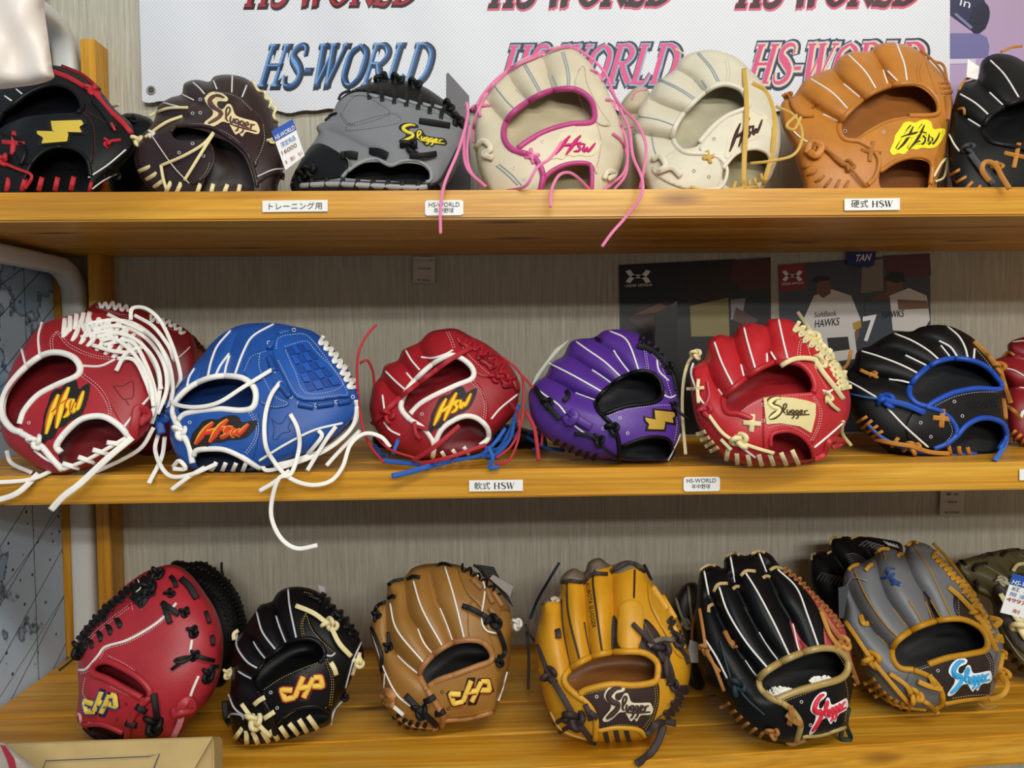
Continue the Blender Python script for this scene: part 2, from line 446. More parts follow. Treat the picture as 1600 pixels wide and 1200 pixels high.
    def zig(s, P, n, mat, amp=7.0, w=4.5, off=2.5, t=2.4):
        c = resample(spline(s.px(P), 8), 1.0); tot = len(c) - 1; out = []
        for k in range(n + 1):
            i = int(k / n * tot); tg = c[min(i + 3, tot)] - c[max(i - 3, 0)]; tg = tg / (np.linalg.norm(tg) + 1e-9)
            p = c[i] + np.array([-tg[1], tg[0]]) * amp * random.uniform(.6, 1.25) * (1 if k % 2 else -1); p = (p - s.org) / s.sc; out.append((p[0], p[1], off + 1.5 * (k % 2)))
        s.tube('lace', out, mat, w, t, flat=True, step=2.0, off=0.0008)
    def stitch(s, lines, mat, dash=2.4, gap=1.9, w=0.9, off=0.0005):
        parts = []
        for P in lines:
            c = resample(spline(s.px(P), 8), 0.5); st = int((dash + gap) / 0.5); n = int(dash / 0.5)
            for i in range(0, len(c) - n, st):
                seg = c[i:i + n + 1:max(1, n)]; p = s.pos(seg, off); parts.append(sweep(p, -ray(seg[:, 0], seg[:, 1]), w * 0.001, 0.0009, 4, False, False))
        V, F = merge(parts); o = link('stitching', mesh('stitching', V, F), mat, s.root); o['kind'] = 'stuff'; return o
    def eyelet(s, x, y, mat, r=2.2):
        a = np.linspace(0, 2 * np.pi, 10, endpoint=False); c = s.px([(x, y)])[0]
        P = c + np.stack([np.cos(a), np.sin(a)], 1) * r; V, F = sweep(s.pos(P, 0.0004), -ray(P[:, 0], P[:, 1]), 0.0011, 0.0011, 5, True, False)
        p0 = s.pos(np.vstack([P, c[None]]), -0.0001); F2 = [(i, (i + 1) % 10, 10) for i in range(10)]
        o = link('eyelet', mesh('eyelet', V, F), mat, s.root); link('eyelet_hole', mesh('eyelet_hole', p0, F2), plain('#101010', 0.8), o)
    def knot(s, x, y, size, mat, ang=0.0, off=0.003, Y=None):
        t = np.linspace(0, 2 * np.pi, 40, endpoint=False)
        u = np.sin(t) + 2 * np.sin(2 * t); v = np.cos(t) - 2 * np.cos(2 * t); d = -np.sin(3 * t)
        a = math.radians(ang); u, v = 0.75 * u, v * 0.55; uu = u * math.cos(a) - v * math.sin(a); vv = u * math.sin(a) + v * math.cos(a)
        c = s.px([(x, y)])[0]; k = size / 5.0
        cp = at(c[0], c[1], Y) if Y is not None else s.pos(c[None], off)[0]
        P = cp + RT * (uu * k * 0.001)[:, None] - UP * (vv * k * 0.001)[:, None] - FW * (d * k * 0.0011)[:, None]
        P[:, 2] = np.maximum(P[:, 2], s.z0 + 0.002) if P[:, 1].mean() > 0 else P[:, 2]
        V, F = sweep(P, -FW, size * 0.00027, size * 0.00022, 6, True, False); return link('knot', mesh('knot', V, F), mat, s.root)
    def fill(s, name, P, mat, off=0.001, smooth=False, parent=None, step=4.0, thick=None):
        c = curve2(s.px(P), 2.5, True) if smooth else resample(s.px(P), 2.5, True)
        if not smooth: c = np.unique(np.vstack([c]), axis=0)[np.argsort(np.unique(np.vstack([c]), axis=0, return_index=True)[1])]
        mn, mx = c.min(0), c.max(0); G = hexgrid(mn[0], mx[0], mn[1], mx[1], step); G = G[inside(G, c)]
        if len(G): G = G[seg_dist(G, c, True) > step * 0.5]
        V, T, _ = cdt(G, [(c, True)]); T = T[inside(V[T].mean(1), c)]
        a, b, cc = V[T[:, 0]], V[T[:, 1]], V[T[:, 2]]
        cr = (b[:, 0] - a[:, 0]) * (cc[:, 1] - a[:, 1]) - (b[:, 1] - a[:, 1]) * (cc[:, 0] - a[:, 0])
        T = np.where((cr > 0)[:, None], T[:, ::-1], T)
        top = s.pos(V, off); n = len(V); low = s.pos(V, -0.0008)
        cnt = {}
        for f in T:
            for i in range(3): cnt.setdefault((min(f[i], f[(i + 1) % 3]), max(f[i], f[(i + 1) % 3])), []).append((f[i], f[(i + 1) % 3]))
        F = [tuple(f) for f in T]
        for v in cnt.values():
            if len(v) == 1: a_, b_ = v[0]; F.append((b_, a_, a_ + n, b_ + n))
        me = mesh(name, np.vstack([top, low]), F); o = link(name, me, mat, parent or s.root, smooth=False)
        return o
    def stroke(s, name, lines, mat, w, off=0.0015, thk=1.6, parent=None, sm=True):
        """lines of px polylines merged in one raised embroidery mesh"""
        parts = []
        for L in lines:
            c = resample(spline(np.asarray(L, float)[:, :2], 6), 1.6) if sm else resample(np.asarray(L, float)[:, :2], 1.2)
            ww = w
            if len(L[0]) > 2:
                sp = spline(np.asarray(L, float)[:, 2:3], 6)[:, 0]; ww = np.interp(np.linspace(0, 1, len(c)), np.linspace(0, 1, len(sp)), sp) * w
            V, F = sweep(s.pos(c, off), -ray(c[:, 0], c[:, 1]), np.asarray(ww) * 0.001, thk * 0.001, 6, False, False); parts.append((V, F))
        V, F = merge(parts); return link(name, mesh(name, V, F), mat, parent or s.root)
    def text(s, name, string, o, ux, uy, mat, off=0.0006, shear=0.0, bold=0.0, parent=None):
        """o = crop coords of the lower-left corner, ux / uy = crop vectors of the baseline and the height"""
        V, F = text2d(string, shear, bold); P = np.asarray(o, float) + V[:, :1] * np.asarray(ux, float) + V[:, 1:] * np.asarray(uy, float)
        o_ = link(name, mesh(name, s.pos(s.px(P), off), F), mat, parent or s.root, smooth=False); return o_
def gold_mat(c='#d9b84a'):
    k = ('gold', c)
    if k not in MATS:
        m, nt, b = new_mat('gold_foil'); b.inputs['Base Color'].default_value = (*lin(c), 1); b.inputs['Metallic'].default_value = .25; b.inputs['Roughness'].default_value = .3; MATS[k] = m
    return MATS[k]
# ---------------------------------------------------------------- logos on gloves (unit box u right, v up)
def umap(g, c, ux, uy):
    c = np.asarray(c, float); ux = np.asarray(ux, float); uy = np.asarray(uy, float)
    def f(L): L = np.asarray(L, float); P = c + (L[:, :1] - 0.5) * ux + (L[:, 1:2] - 0.5) * uy; return P
    def fpx(L):
        L = np.asarray(L, float); P = g.px(f(L)); return np.c_[P, L[:, 2:]] if L.shape[1] > 2 else P
    return f, fpx
HSW = [[(.27, .98, .6), (.18, .70, 1.25), (.09, .34, 1.25), (.0, .02, .5)], [(.55, 1.04, .6), (.45, .74, 1.3), (.36, .36, 1.25), (.28, .04, .5)],
       [(.06, .47, .5), (.2, .50, 1.1), (.38, .56, 1.1), (.60, .70, .4)],
       [(.68, .64, .5), (.58, .62, .9), (.55, .51, .9), (.62, .42, .9), (.58, .28, .9), (.46, .24, .4)],
       [(.71, .64, .6), (.70, .38, .9), (.74, .27, .9), (.80, .48, .8), (.81, .33, .9), (.86, .32, .9), (.98, .72, .5)]]
HSW_BORDER = [(-.06, .06), (.02, -.06), (.12, .0), (.26, -.02), (.36, .14), (.50, .12), (.62, .18), (.76, .16), (.92, .22), (1.02, .48), (1.04, .76), (.92, .80), (.78, .78), (.70, 1.0), (.58, 1.08), (.46, 1.06), (.36, .98), (.24, 1.02), (.12, .98), (.06, .80), (-.02, .56), (-.02, .4), (-.05, .2)]
def logo_hsw(g, c, ux, uy, main, edge, border=None, w=4.6, outline_mat=None, sw=1.7):
    f, fp = umap(g, c, ux, uy)
    p = g.fill('logo_patch', f([(.5 + (a - .5) * 1.18, .49 + (b - .5) * 1.3) for a, b in HSW_BORDER]), border or edge, 0.0012, smooth=True)
    if outline_mat is not None: g.stroke('letter_outline', [fp(l) for l in HSW], outline_mat, w * sw, 0.0016, 1.0, p)  # wider embroidered outline in its own thread colour, under the letters
    g.stroke('logo_letters', [fp(l) for l in HSW], main, w, 0.0024, 2.0, p)
SLUG_S = [[(.33, .98, .5), (.22, .96, 1.0), (.10, .82, 1.35), (.06, .66, 1.4), (.15, .54, 1.4), (.27, .50, 1.2), (.26, .36, 1.2), (.16, .18, 1.2), (.04, .02, .6)]]
SLUG_L = [[(.36, .38, .6), (.45, .66, 1), (.43, .76, 1), (.38, .66, 1), (.38, .40, 1), (.42, .34, .8)],
          [(.47, .52, .8), (.46, .38, 1), (.50, .34, 1), (.53, .50, .8), (.53, .36, .8)],
          [(.62, .51, .8), (.57, .50, 1), (.56, .40, 1), (.60, .38, 1), (.63, .50, .8), (.61, .22, 1), (.56, .14, .8)],
          [(.72, .52, .8), (.67, .51, 1), (.66, .41, 1), (.70, .39, 1), (.73, .51, .8), (.71, .23, 1), (.66, .15, .8)],
          [(.76, .44, .8), (.82, .50, 1), (.80, .55, 1), (.76, .50, 1), (.77, .40, 1), (.83, .40, .7)],
          [(.87, .56, .8), (.86, .40, 1), (.88, .52, .9), (.94, .58, .7)], [(.42, .28, .6), (.68, .32, 1), (.98, .40, .7)]]
SLUG_BORDER = [(-.04, .0), (.0, -.08), (.1, -.04), (.2, .08), (.32, .26), (.44, .26), (.52, .12), (.58, .04), (.64, .14), (.70, .06), (.78, .26), (.98, .32), (1.04, .46), (.98, .66), (.88, .66), (.72, .62), (.56, .62), (.48, .84), (.40, .84), (.32, .64), (.26, .60), (.20, .66), (.22, .80), (.38, .90), (.40, 1.02), (.28, 1.08), (.12, 1.02), (.0, .86), (-.04, .66), (.04, .52), (.12, .44), (.10, .28)]
def logo_slugger(g, c, ux, uy, main, border, w=6.0, wl=2.3, patch=True, trim=None):
    f, fp = umap(g, c, ux, uy); p = None
    if patch: p = g.fill('logo_patch', f(SLUG_BORDER), border, 0.0013, smooth=True)
    if trim is not None: g.stroke('logo_trim', [fp(l) for l in SLUG_S], trim, w * 1.5, 0.0017, 1.0, p)
    g.stroke('logo_initial', [fp(l) for l in SLUG_S], main, w, 0.0026, 1.8, p); g.stroke('logo_script', [fp(l) for l in SLUG_L], main, wl * 1.3, 0.0026, 1.6, p)
HA = [[(.52, .97), (.35, .12)], [(.77, .90), (.56, .08)], [(.42, .50), (.68, .53)], [(.36, .14), (.12, .06), (.02, .47), (.28, .43)], [(.77, .90), (.94, .90), (1.0, .52), (.76, .56)]]
HA_BORDER = [(-.09, .50), (-.03, .60), (.35, .55), (.42, 1.10), (.63, 1.10), (.60, .68), (.64, .68), (.69, 1.04), (1.0, 1.04), (1.12, .48), (1.05, .40), (.78, .42), (.69, -.06), (.47, -.06), (.50, .36), (.47, .36), (.43, -.02), (.08, -.10)]
def logo_ha(g, c, ux, uy, main, mid, border, w=6.5):
    w *= 1.3; f, fp = umap(g, c, ux, uy); p = g.fill('logo_patch', f(HA_BORDER), border, 0.0012, smooth=False)
    g.stroke('logo_outline', [fp(l) for l in HA], mid, w * 1.45, 0.0015, 1.0, p, False); g.stroke('logo_letters', [fp(l) for l in HA], main, w, 0.0024, 1.8, p, False)
def logo_ssk(g, c, ux, uy, gold, black):
    f, _ = umap(g, c, ux, uy)
    up = [(.30, .98), (.34, .56), (.42, .50), (.96, .42), (.90, .66), (.99, .78), (.94, .96)]; lo = [(.02, .58), (.64, .48), (.68, .40), (.66, .06), (.12, .02), (.16, .26), (.02, .46)]
    bd = [(.22, 1.08), (.26, .60), (-.06, .66), (-.03, .46), (.08, .26), (.04, -.08), (.72, -.03), (.74, .36), (1.04, .32), (.98, .66), (1.07, .80), (1.0, 1.06)]
    p = g.fill('logo_patch', f(bd), black, 0.0016); g.fill('logo_bar', f(up), gold, 0.0045, parent=p); g.fill('logo_bar', f(lo), gold, 0.0045, parent=p)
# ---------------------------------------------------------------- room and shelving
def N(nt, t, **kw):
    n = nt.nodes.new(t)
    for k, v in kw.items():
        if k in n.inputs.keys(): n.inputs[k].default_value = v
        else: setattr(n, k, v)
    return n
def ramp(nt, stops):
    r = nt.nodes.new('ShaderNodeValToRGB'); e = r.color_ramp.elements
    while len(e) < len(stops): e.new(0.5)
    for i, (p, c) in enumerate(stops): e[i].position = p; e[i].color = (*lin(c), 1)
    return r
def wood_mat(up=False):
    m, nt, b = new_mat('varnished_pine'); L = nt.links
    tc = N(nt, 'ShaderNodeTexCoord'); oi = N(nt, 'ShaderNodeObjectInfo'); ad = N(nt, 'ShaderNodeVectorMath', operation='ADD'); sc = N(nt, 'ShaderNodeMath', operation='MULTIPLY'); sc.inputs[1].default_value = 37.0
    L.new(oi.outputs['Random'], sc.inputs[0]); L.new(tc.outputs['Object'], ad.inputs[0]); L.new(sc.outputs[0], ad.inputs[1])
    mp = N(nt, 'ShaderNodeMapping'); mp.inputs['Scale'].default_value = (13, 11, 1.1) if up else (1.1, 11, 13); L.new(ad.outputs[0], mp.inputs[0])
    n1 = N(nt, 'ShaderNodeTexNoise', Scale=1.6, Detail=6.0, Roughness=.6, Distortion=.9); L.new(mp.outputs[0], n1.inputs['Vector'])
    r1 = ramp(nt, [(.28, '#b67614'), (.5, '#d49626'), (.72, '#e3b044')]); L.new(n1.outputs['Fac'], r1.inputs[0])
    mp2 = N(nt, 'ShaderNodeMapping'); mp2.inputs['Scale'].default_value = (170, 150, 2.5) if up else (2.5, 150, 170); L.new(ad.outputs[0], mp2.inputs[0])
    n2 = N(nt, 'ShaderNodeTexNoise', Scale=1.3, Detail=3.0); L.new(mp2.outputs[0], n2.inputs['Vector'])
    r2 = ramp(nt, [(.35, '#8a8a8a'), (.6, '#ffffff')]); L.new(n2.outputs['Fac'], r2.inputs[0])
    mx = N(nt, 'ShaderNodeMixRGB', blend_type='MULTIPLY'); mx.inputs[0].default_value = .35; L.new(r1.outputs[0], mx.inputs[1]); L.new(r2.outputs[0], mx.inputs[2])
    mp3 = N(nt, 'ShaderNodeMapping'); mp3.inputs['Scale'].default_value = (11, 11, 3.0) if up else (3.0, 11, 11); L.new(ad.outputs[0], mp3.inputs[0])
    vo = N(nt, 'ShaderNodeTexVoronoi', Scale=1.0, Randomness=1.0); L.new(mp3.outputs[0], vo.inputs['Vector'])
    r3 = ramp(nt, [(.0, '#3a1e10'), (.07, '#6a3a14'), (.16, '#ffffff')]); L.new(vo.outputs['Distance'], r3.inputs[0])
    mx2 = N(nt, 'ShaderNodeMixRGB', blend_type='MULTIPLY'); mx2.inputs[0].default_value = .85; L.new(mx.outputs[0], mx2.inputs[1]); L.new(r3.outputs[0], mx2.inputs[2])
    L.new(mx2.outputs[0], b.inputs['Base Color']); b.inputs['Roughness'].default_value = .36; b.inputs['Specular IOR Level'].default_value = .45
    bp = N(nt, 'ShaderNodeBump', Strength=.25, Distance=.001); L.new(n2.outputs['Fac'], bp.inputs['Height']); L.new(bp.outputs[0], b.inputs['Normal'])
    return m
def wallpaper_mat():
    m, nt, b = new_mat('fibre_wallpaper'); L = nt.links
    tc = N(nt, 'ShaderNodeTexCoord'); mp = N(nt, 'ShaderNodeMapping'); mp.inputs['Scale'].default_value = (190, 40, 9); L.new(tc.outputs['Object'], mp.inputs[0])
    n = N(nt, 'ShaderNodeTexNoise', Scale=1.0, Detail=5.0, Roughness=.65, Distortion=.4); L.new(mp.outputs[0], n.inputs['Vector'])
    r = ramp(nt, [(.3, '#a8a492'), (.55, '#bcb8a7'), (.75, '#ccc9bb')]); L.new(n.outputs['Fac'], r.inputs[0]); L.new(r.outputs[0], b.inputs['Base Color'])
    b.inputs['Roughness'].default_value = .75; b.inputs['Specular IOR Level'].default_value = .25
    bp = N(nt, 'ShaderNodeBump', Strength=.9, Distance=.003); L.new(n.outputs['Fac'], bp.inputs['Height']); L.new(bp.outputs[0], b.inputs['Normal'])
    return m
def chart_mat():
    m, nt, b = new_mat('sea_chart_paper'); L = nt.links
    tc = N(nt, 'ShaderNodeTexCoord'); sep = N(nt, 'ShaderNodeSeparateXYZ'); L.new(tc.outputs['Object'], sep.inputs[0])
    n = N(nt, 'ShaderNodeTexNoise', Scale=4.2, Detail=7.0, Roughness=.6); L.new(tc.outputs['Object'], n.inputs['Vector'])
    r = ramp(nt, [(.0, '#d2e6fa'), (.53, '#bfd8f2'), (.545, '#4a5a70'), (.56, '#9dbbd8'), (.66, '#88a9cc'), (.67, '#5a6a7c'), (.69, '#a9c4de')]); L.new(n.outputs['Fac'], r.inputs[0])
    cur = r.outputs[0]
    def lines(cy, cz, width, off=0.0):
        nonlocal cur
        a = N(nt, 'ShaderNodeMath', operation='MULTIPLY'); a.inputs[1].default_value = cy; L.new(sep.outputs[1], a.inputs[0])
        c = N(nt, 'ShaderNodeMath', operation='MULTIPLY_ADD'); c.inputs[1].default_value = cz; L.new(sep.outputs[2], c.inputs[0]); L.new(a.outputs[0], c.inputs[2])
        f = N(nt, 'ShaderNodeMath', operation='FRACT'); L.new(c.outputs[0], f.inputs[0]); g = N(nt, 'ShaderNodeMath', operation='LESS_THAN'); g.inputs[1].default_value = width; L.new(f.outputs[0], g.inputs[0])
        x = N(nt, 'ShaderNodeMixRGB'); x.inputs[2].default_value = (*lin('#2c3440'), 1); L.new(g.outputs[0], x.inputs[0]); L.new(cur, x.inputs[1]); cur = x.outputs[0]
    lines(-8, 11, .025); lines(7, 0, .014); lines(-3.3, 6.1, .01)
    vo = N(nt, 'ShaderNodeTexVoronoi', Scale=42.0); L.new(tc.outputs['Object'], vo.inputs['Vector'])
    lt = N(nt, 'ShaderNodeMath', operation='LESS_THAN'); lt.inputs[1].default_value = .13; L.new(vo.outputs['Distance'], lt.inputs[0])
    x = N(nt, 'ShaderNodeMixRGB'); x.inputs[2].default_value = (*lin('#3a4452'), 1); L.new(lt.outputs[0], x.inputs[0]); L.new(cur, x.inputs[1]); L.new(x.outputs[0], b.inputs['Base Color'])
    b.inputs['Roughness'].default_value = .6; return m
WOOD = wood_mat(); WOODZ = wood_mat(True); WALLP = wallpaper_mat()
tag(link('wall_back', box_mesh('wall_back', -1.7, 2.2, .40, .45, -1.3, 1.75), WALLP, smooth=False), kind='structure')
tag(link('wall_left', box_mesh('wall_left', -.86, -.815, -.9, .376, -1.3, 1.75), chart_mat(), smooth=False), kind='structure')
tag(link('floor', box_mesh('floor', -3.2, 3.4, -6.5, .45, -1.36, -1.30), plain('#8d8a84', .5), smooth=False), kind='structure')
tag(link('wall_right', box_mesh('wall_right', 2.2, 2.25, -6.5, .45, -1.3, 1.75), plain('#c9c4b6', .8), smooth=False), kind='structure')
unit = empty('shelving_unit', (0, .2, -1.3)); tag(unit, 'varnished pine shelving unit of thick planks holding the gloves', 'shelf')
def boards(z, J, th=TH):
    """J: joint lines from front to back, each (y at x=0, slope)"""
    xs = (-.812, 1.75)
    for k in range(len(J) - 1):
        g = .0014
        f = [J[k][0] + J[k][1] * x + g for x in xs]; bk = [J[k + 1][0] + J[k + 1][1] * x - g for x in xs]
        P = [(xs[0], f[0], z - th), (xs[1], f[1], z - th), (xs[1], bk[1], z - th), (xs[0], bk[0], z - th)]; P += [(p[0], p[1], z) for p in P]
        if k == len(J) - 2 and z == ZM: P = [(max(x, -.752), y, zz) for x, y, zz in P]      # notched around the bracket post
        link('plank', hexa_mesh('plank', P, .0026), WOOD, unit, smooth=False)
boards(ZT, [(0, 0), (.10, 0), (.20, 0), (.30, 0), (.399, 0)]); boards(ZM, [(0, 0), (.093, 0), (.205, 0), (.305, 0), (.399, 0)])
boards(ZB, [(-.059, .0835), (.044, .045), (.15, .02), (.30, .01), (.399, 0)], .045)
for x0, x1, y0, z1 in ((-.738, -.712, .350, .575), (-.825, -.802, .378, .60)):
    for a, b_ in ((-1.3, ZB - .046), (ZB, ZM - TH), (ZM, ZT - TH), (ZT, z1)): link('post', box_mesh('post', x0, x1, y0, .399, a, b_ , .0015), WOODZ, unit, smooth=False)
WPL = plain('#d6d6d0', .4)
for zb, za in ((ZB, .165), (ZT, .60)):
    P = np.array([(-.7785, .382, zb + .001), (-.7785, .382, (zb + za) / 2), (-.7785, .380, za - .07), (-.7785, .368, za - .025), (-.7785, .338, za - .004), (-.7785, .28, za), (-.7785, .0, za), (-.7785, -.5, za)])
    C = resample(spline(P, 8), .012); V, F = sweep(C, (1, 0, 0), .030, .042, 12)
    o = link('shelf_bracket', mesh('shelf_bracket', V, F), WPL); tag(o, 'white curved bracket post below the top shelf, against the chart wall' if zb == ZB else 'white curved bracket rising from the top shelf beside the post end', 'bracket')
    link('screw', mesh('screw', *sweep(np.array([(-.767, .3, za), (-.764, .3, za)]), (0, 0, 1), .006, .006, 8, flat=False)), plain('#9a9a98', .3, spec=.8), o)

# ---------------------------------------------------------------- flat prints: everything below is laid on a plane at depth Y
def flat(name, P, Y, mat, parent=None, thick=.0006, yfun=None):
    """polygon traced in image pixels, standing on the wall plane Y (or yfun), as a thin sheet"""
    P = [at(p[0], p[1], (yfun(*p) if yfun else Y)) for p in P]; n = len(P)
    V = [tuple(p) for p in P] + [(p[0], p[1] + thick, p[2]) for p in P]
    F = [tuple(range(n)), tuple(reversed(range(n, 2 * n)))] + [(i, i + n, (i + 1) % n + n, (i + 1) % n) for i in range(n)]
    return link(name, mesh(name, V, F), mat, parent, smooth=False)
def ftext(name, s, o, ux, uy, Y, mat, parent=None, shear=0, bold=0, spacing=1.0):
    V, F = text2d(s, shear, bold, spacing)
    if not len(V): return None
    P = np.asarray(o, float) + V[:, :1] * np.asarray(ux, float) + V[:, 1:] * np.asarray(uy, float)
    return link(name, mesh(name, [at(p[0], p[1], Y) for p in P], F), mat, parent, smooth=False)
def ribbon2(P, W, n=6, sm=True):
    P = np.asarray(P, float); W = np.broadcast_to(np.asarray(W, float), (len(P),))
    if sm and len(P) > 2: Q = spline(np.c_[P, W], n)
    else: Q = np.c_[P, W]
    T = np.gradient(Q[:, :2], axis=0); T /= np.linalg.norm(T, axis=1, keepdims=True) + 1e-9; S = np.stack([-T[:, 1], T[:, 0]], 1)
    V = np.concatenate([Q[:, :2] + S * Q[:, 2:] / 2, Q[:, :2] - S * Q[:, 2:] / 2]); m = len(Q)
    return V, [(i, i + 1, m + i + 1, m + i) for i in range(m - 1)]
def srf(x): return [([(x - .15, .025), (x + .15, .025)], .05), ([(x - .15, .975), (x + .15, .975)], .05)]
GL = {'H': (.86, [([(.17, 0), (.17, 1)], .17), ([(.67, 0), (.67, 1)], .17), ([(.17, .5), (.67, .5)], .07)] + srf(.17) + srf(.67)),
 'S': (.72, [([(.60, .74), (.55, .93), (.35, .98), (.16, .88), (.15, .7), (.37, .53), (.58, .34), (.57, .13), (.37, .02), (.16, .06), (.07, .27)], [.05, .06, .10, .15, .17, .2, .17, .15, .1, .06, .05])]),
 '-': (.34, [([(.04, .38), (.28, .38)], .09)]),
 'W': (1.08, [([(.10, 1), (.30, 0)], .17), ([(.30, 0), (.54, .85)], .06), ([(.48, 1), (.68, 0)], .17), ([(.68, 0), (.96, 1)], .06), ([(-.04, .975), (.26, .975)], .05), ([(.36, .975), (.64, .975)], .05), ([(.84, .975), (1.08, .975)], .05)]),
 'O': (.86, [([(.42, .975), (.15, .8), (.10, .5), (.15, .2), (.42, .025), (.69, .2), (.74, .5), (.69, .8), (.42, .975)], [.06, .13, .17, .13, .06, .13, .17, .13, .06])]),
 'R': (.86, [([(.17, 0), (.17, 1)], .17), ([(.15, .97), (.45, .965), (.66, .76), (.5, .54), (.17, .52)], [.05, .08, .16, .08, .05]), ([(.4, .52), (.56, .28), (.82, .02)], .15)] + srf(.17)),
 'L': (.70, [([(.17, 0), (.17, 1)], .17), ([(.15, .03), (.5, .03), (.64, .27)], [.06, .09, .03])] + srf(.17)),
 'D': (.88, [([(.17, 0), (.17, 1)], .17), ([(.15, .97), (.45, .955), (.74, .72), (.74, .28), (.45, .045), (.15, .03)], [.05, .08, .17, .17, .08, .05])] + srf(.17))}
def serif_text(name, s, o, ux, uy, yfun, mat, grow=0.0, shift=(0, 0), parent=None, part=None):
    tot = sum(GL[c][0] for c in s); x = 0; V = []; F = []; b = 0
    for c in s:
        wd, st = GL[c]
        for P, W in st:
            P = np.asarray(P, float).copy()
            if grow and len(P) == 2: d = P[1] - P[0]; d = d / np.linalg.norm(d); P[0] -= d * grow * .5; P[1] += d * grow * .5
            v, f = ribbon2(P, np.asarray(W, float) + grow); v = v * [1, 1] + [x, 0]; V.append(v); F += [tuple(i + b for i in q) for q in f]; b += len(v)
        x += wd
    V = np.concatenate(V); V[:, 0] /= tot
    P = np.asarray(o, float) + np.asarray(shift, float) + V[:, :1] * np.asarray(ux, float) + V[:, 1:] * np.asarray(uy, float)
    return link(name, mesh(name, [at(p[0], p[1], yfun(p[0], p[1])) for p in P], F), mat, parent, smooth=False)

# banner
def rip(x, y): return .386 + .0022 * math.sin(x / 61.0 + y / 140.0) + .0014 * math.sin(x / 23.0 - y / 60.0) - .004 * math.exp(-((x - 300) / 60) ** 2) * (y / 180)
def banner_mat():
    m, nt, b = new_mat('mesh_banner_cloth'); L = nt.links; tc = N(nt, 'ShaderNodeTexCoord'); cur = None
    for a in (.785, -.785):
        mp = N(nt, 'ShaderNodeMapping'); mp.inputs['Rotation'].default_value = (0, a, 0); L.new(tc.outputs['Object'], mp.inputs[0])
        w_ = N(nt, 'ShaderNodeTexWave', Scale=62.0, bands_direction='X'); L.new(mp.outputs[0], w_.inputs['Vector'])
        if cur is None: cur = w_.outputs['Fac']
        else:
            mu = N(nt, 'ShaderNodeMath', operation='MULTIPLY'); L.new(cur, mu.inputs[0]); L.new(w_.outputs['Fac'], mu.inputs[1]); cur = mu.outputs[0]
    r = ramp(nt, [(.0, '#dcdee2'), (.4, '#d2d5da'), (.9, '#b9bec8')]); L.new(cur, r.inputs[0]); L.new(r.outputs[0], b.inputs['Base Color']); b.inputs['Roughness'].default_value = .55
    return m
Y0, NX, NY = -60, 160, 30
bx = np.linspace(216, 1484, NX); V = []; F = []
for j in range(NY):
    for i, x in enumerate(bx):
        t_ = j / (NY - 1); yb_ = 157 + min(1, max(0, (x - 250) / 150)) * 16 + 2.5 * math.sin(x / 17.0) + 1.5 * math.sin(x / 7.0); y = Y0 + (yb_ - Y0) * t_
        V.append(at(x + (6 * t_ if i == 0 else 0), y, rip(x, y)))
for j in range(NY - 1):
    for i in range(NX - 1): a = j * NX + i; F.append((a, a + NX, a + NX + 1, a + 1))
n = len(V); V = np.array(V); V = np.vstack([V, V + [0, .0008, 0]]); F += [tuple(i + n for i in reversed(f)) for f in F]
bn = link('banner', mesh('banner', V, F), banner_mat()); tag(bn, 'white mesh cloth banner printed with shop names, hung on the wall above the top shelf', 'banner')
ring = [at(236 + 6 * math.cos(a), 141 + 6 * math.sin(a), rip(236, 141) - .001) for a in np.linspace(0, 6.283, 16, endpoint=False)]
link('grommet', mesh('grommet', *sweep(np.array(ring), (0, -1, 0), .0035, .002, 6, True, False)), plain('#8e8c86', .3, spec=.7), bn)
flat('grommet_hole', [(236 + 5 * math.cos(a), 141 + 5 * math.sin(a)) for a in np.linspace(0, 6.283, 12, endpoint=False)], 0, plain('#4c4a45', .7), bn, yfun=lambda x, y: rip(236, 141) - .0012)
for o, ux, uy, layers in (((400,136),(265,-3),(20,-66),(('#14202e',.10,(2,2)),('#1f4f8c',.0,(0,0)),('#6f9cc8',-.10,(-1.2,-1)))), ((779,133),(272,-3),(18,-62),(('#131c38',.20,(2,2)),('#8fa6c0',.08,(1,1)),('#d8487e',.0,(0,0)))), ((1165,131),(270,-4),(18,-62),(('#141c38',.25,(2,2)),('#7f98bc',.13,(1,1)),('#dccaa8',.09,(1,1)),('#cf4478',.0,(0,0)))),
        ((380,11),(268,-4),(18,-66),(('#2a0c10',.10,(2,1)),('#9a1c28',.0,(0,0)))), ((763,11),(285,-4),(18,-66),(('#d05070',.14,(1,1)),('#1c0e18',.06,(0,0)))), ((1149,11),(285,-4),(18,-66),(('#d05070',.14,(1,1)),('#3a0c16',.06,(0,0))))):
    for k, (c, gr, sh_) in enumerate(layers):
        serif_text('lettering', 'HS-WORLD', o, ux, uy, (lambda k_: (lambda x, y: rip(x, y) - .0006 - .0005 * k_))(k), plain(c, .5), gr, sh_, bn)
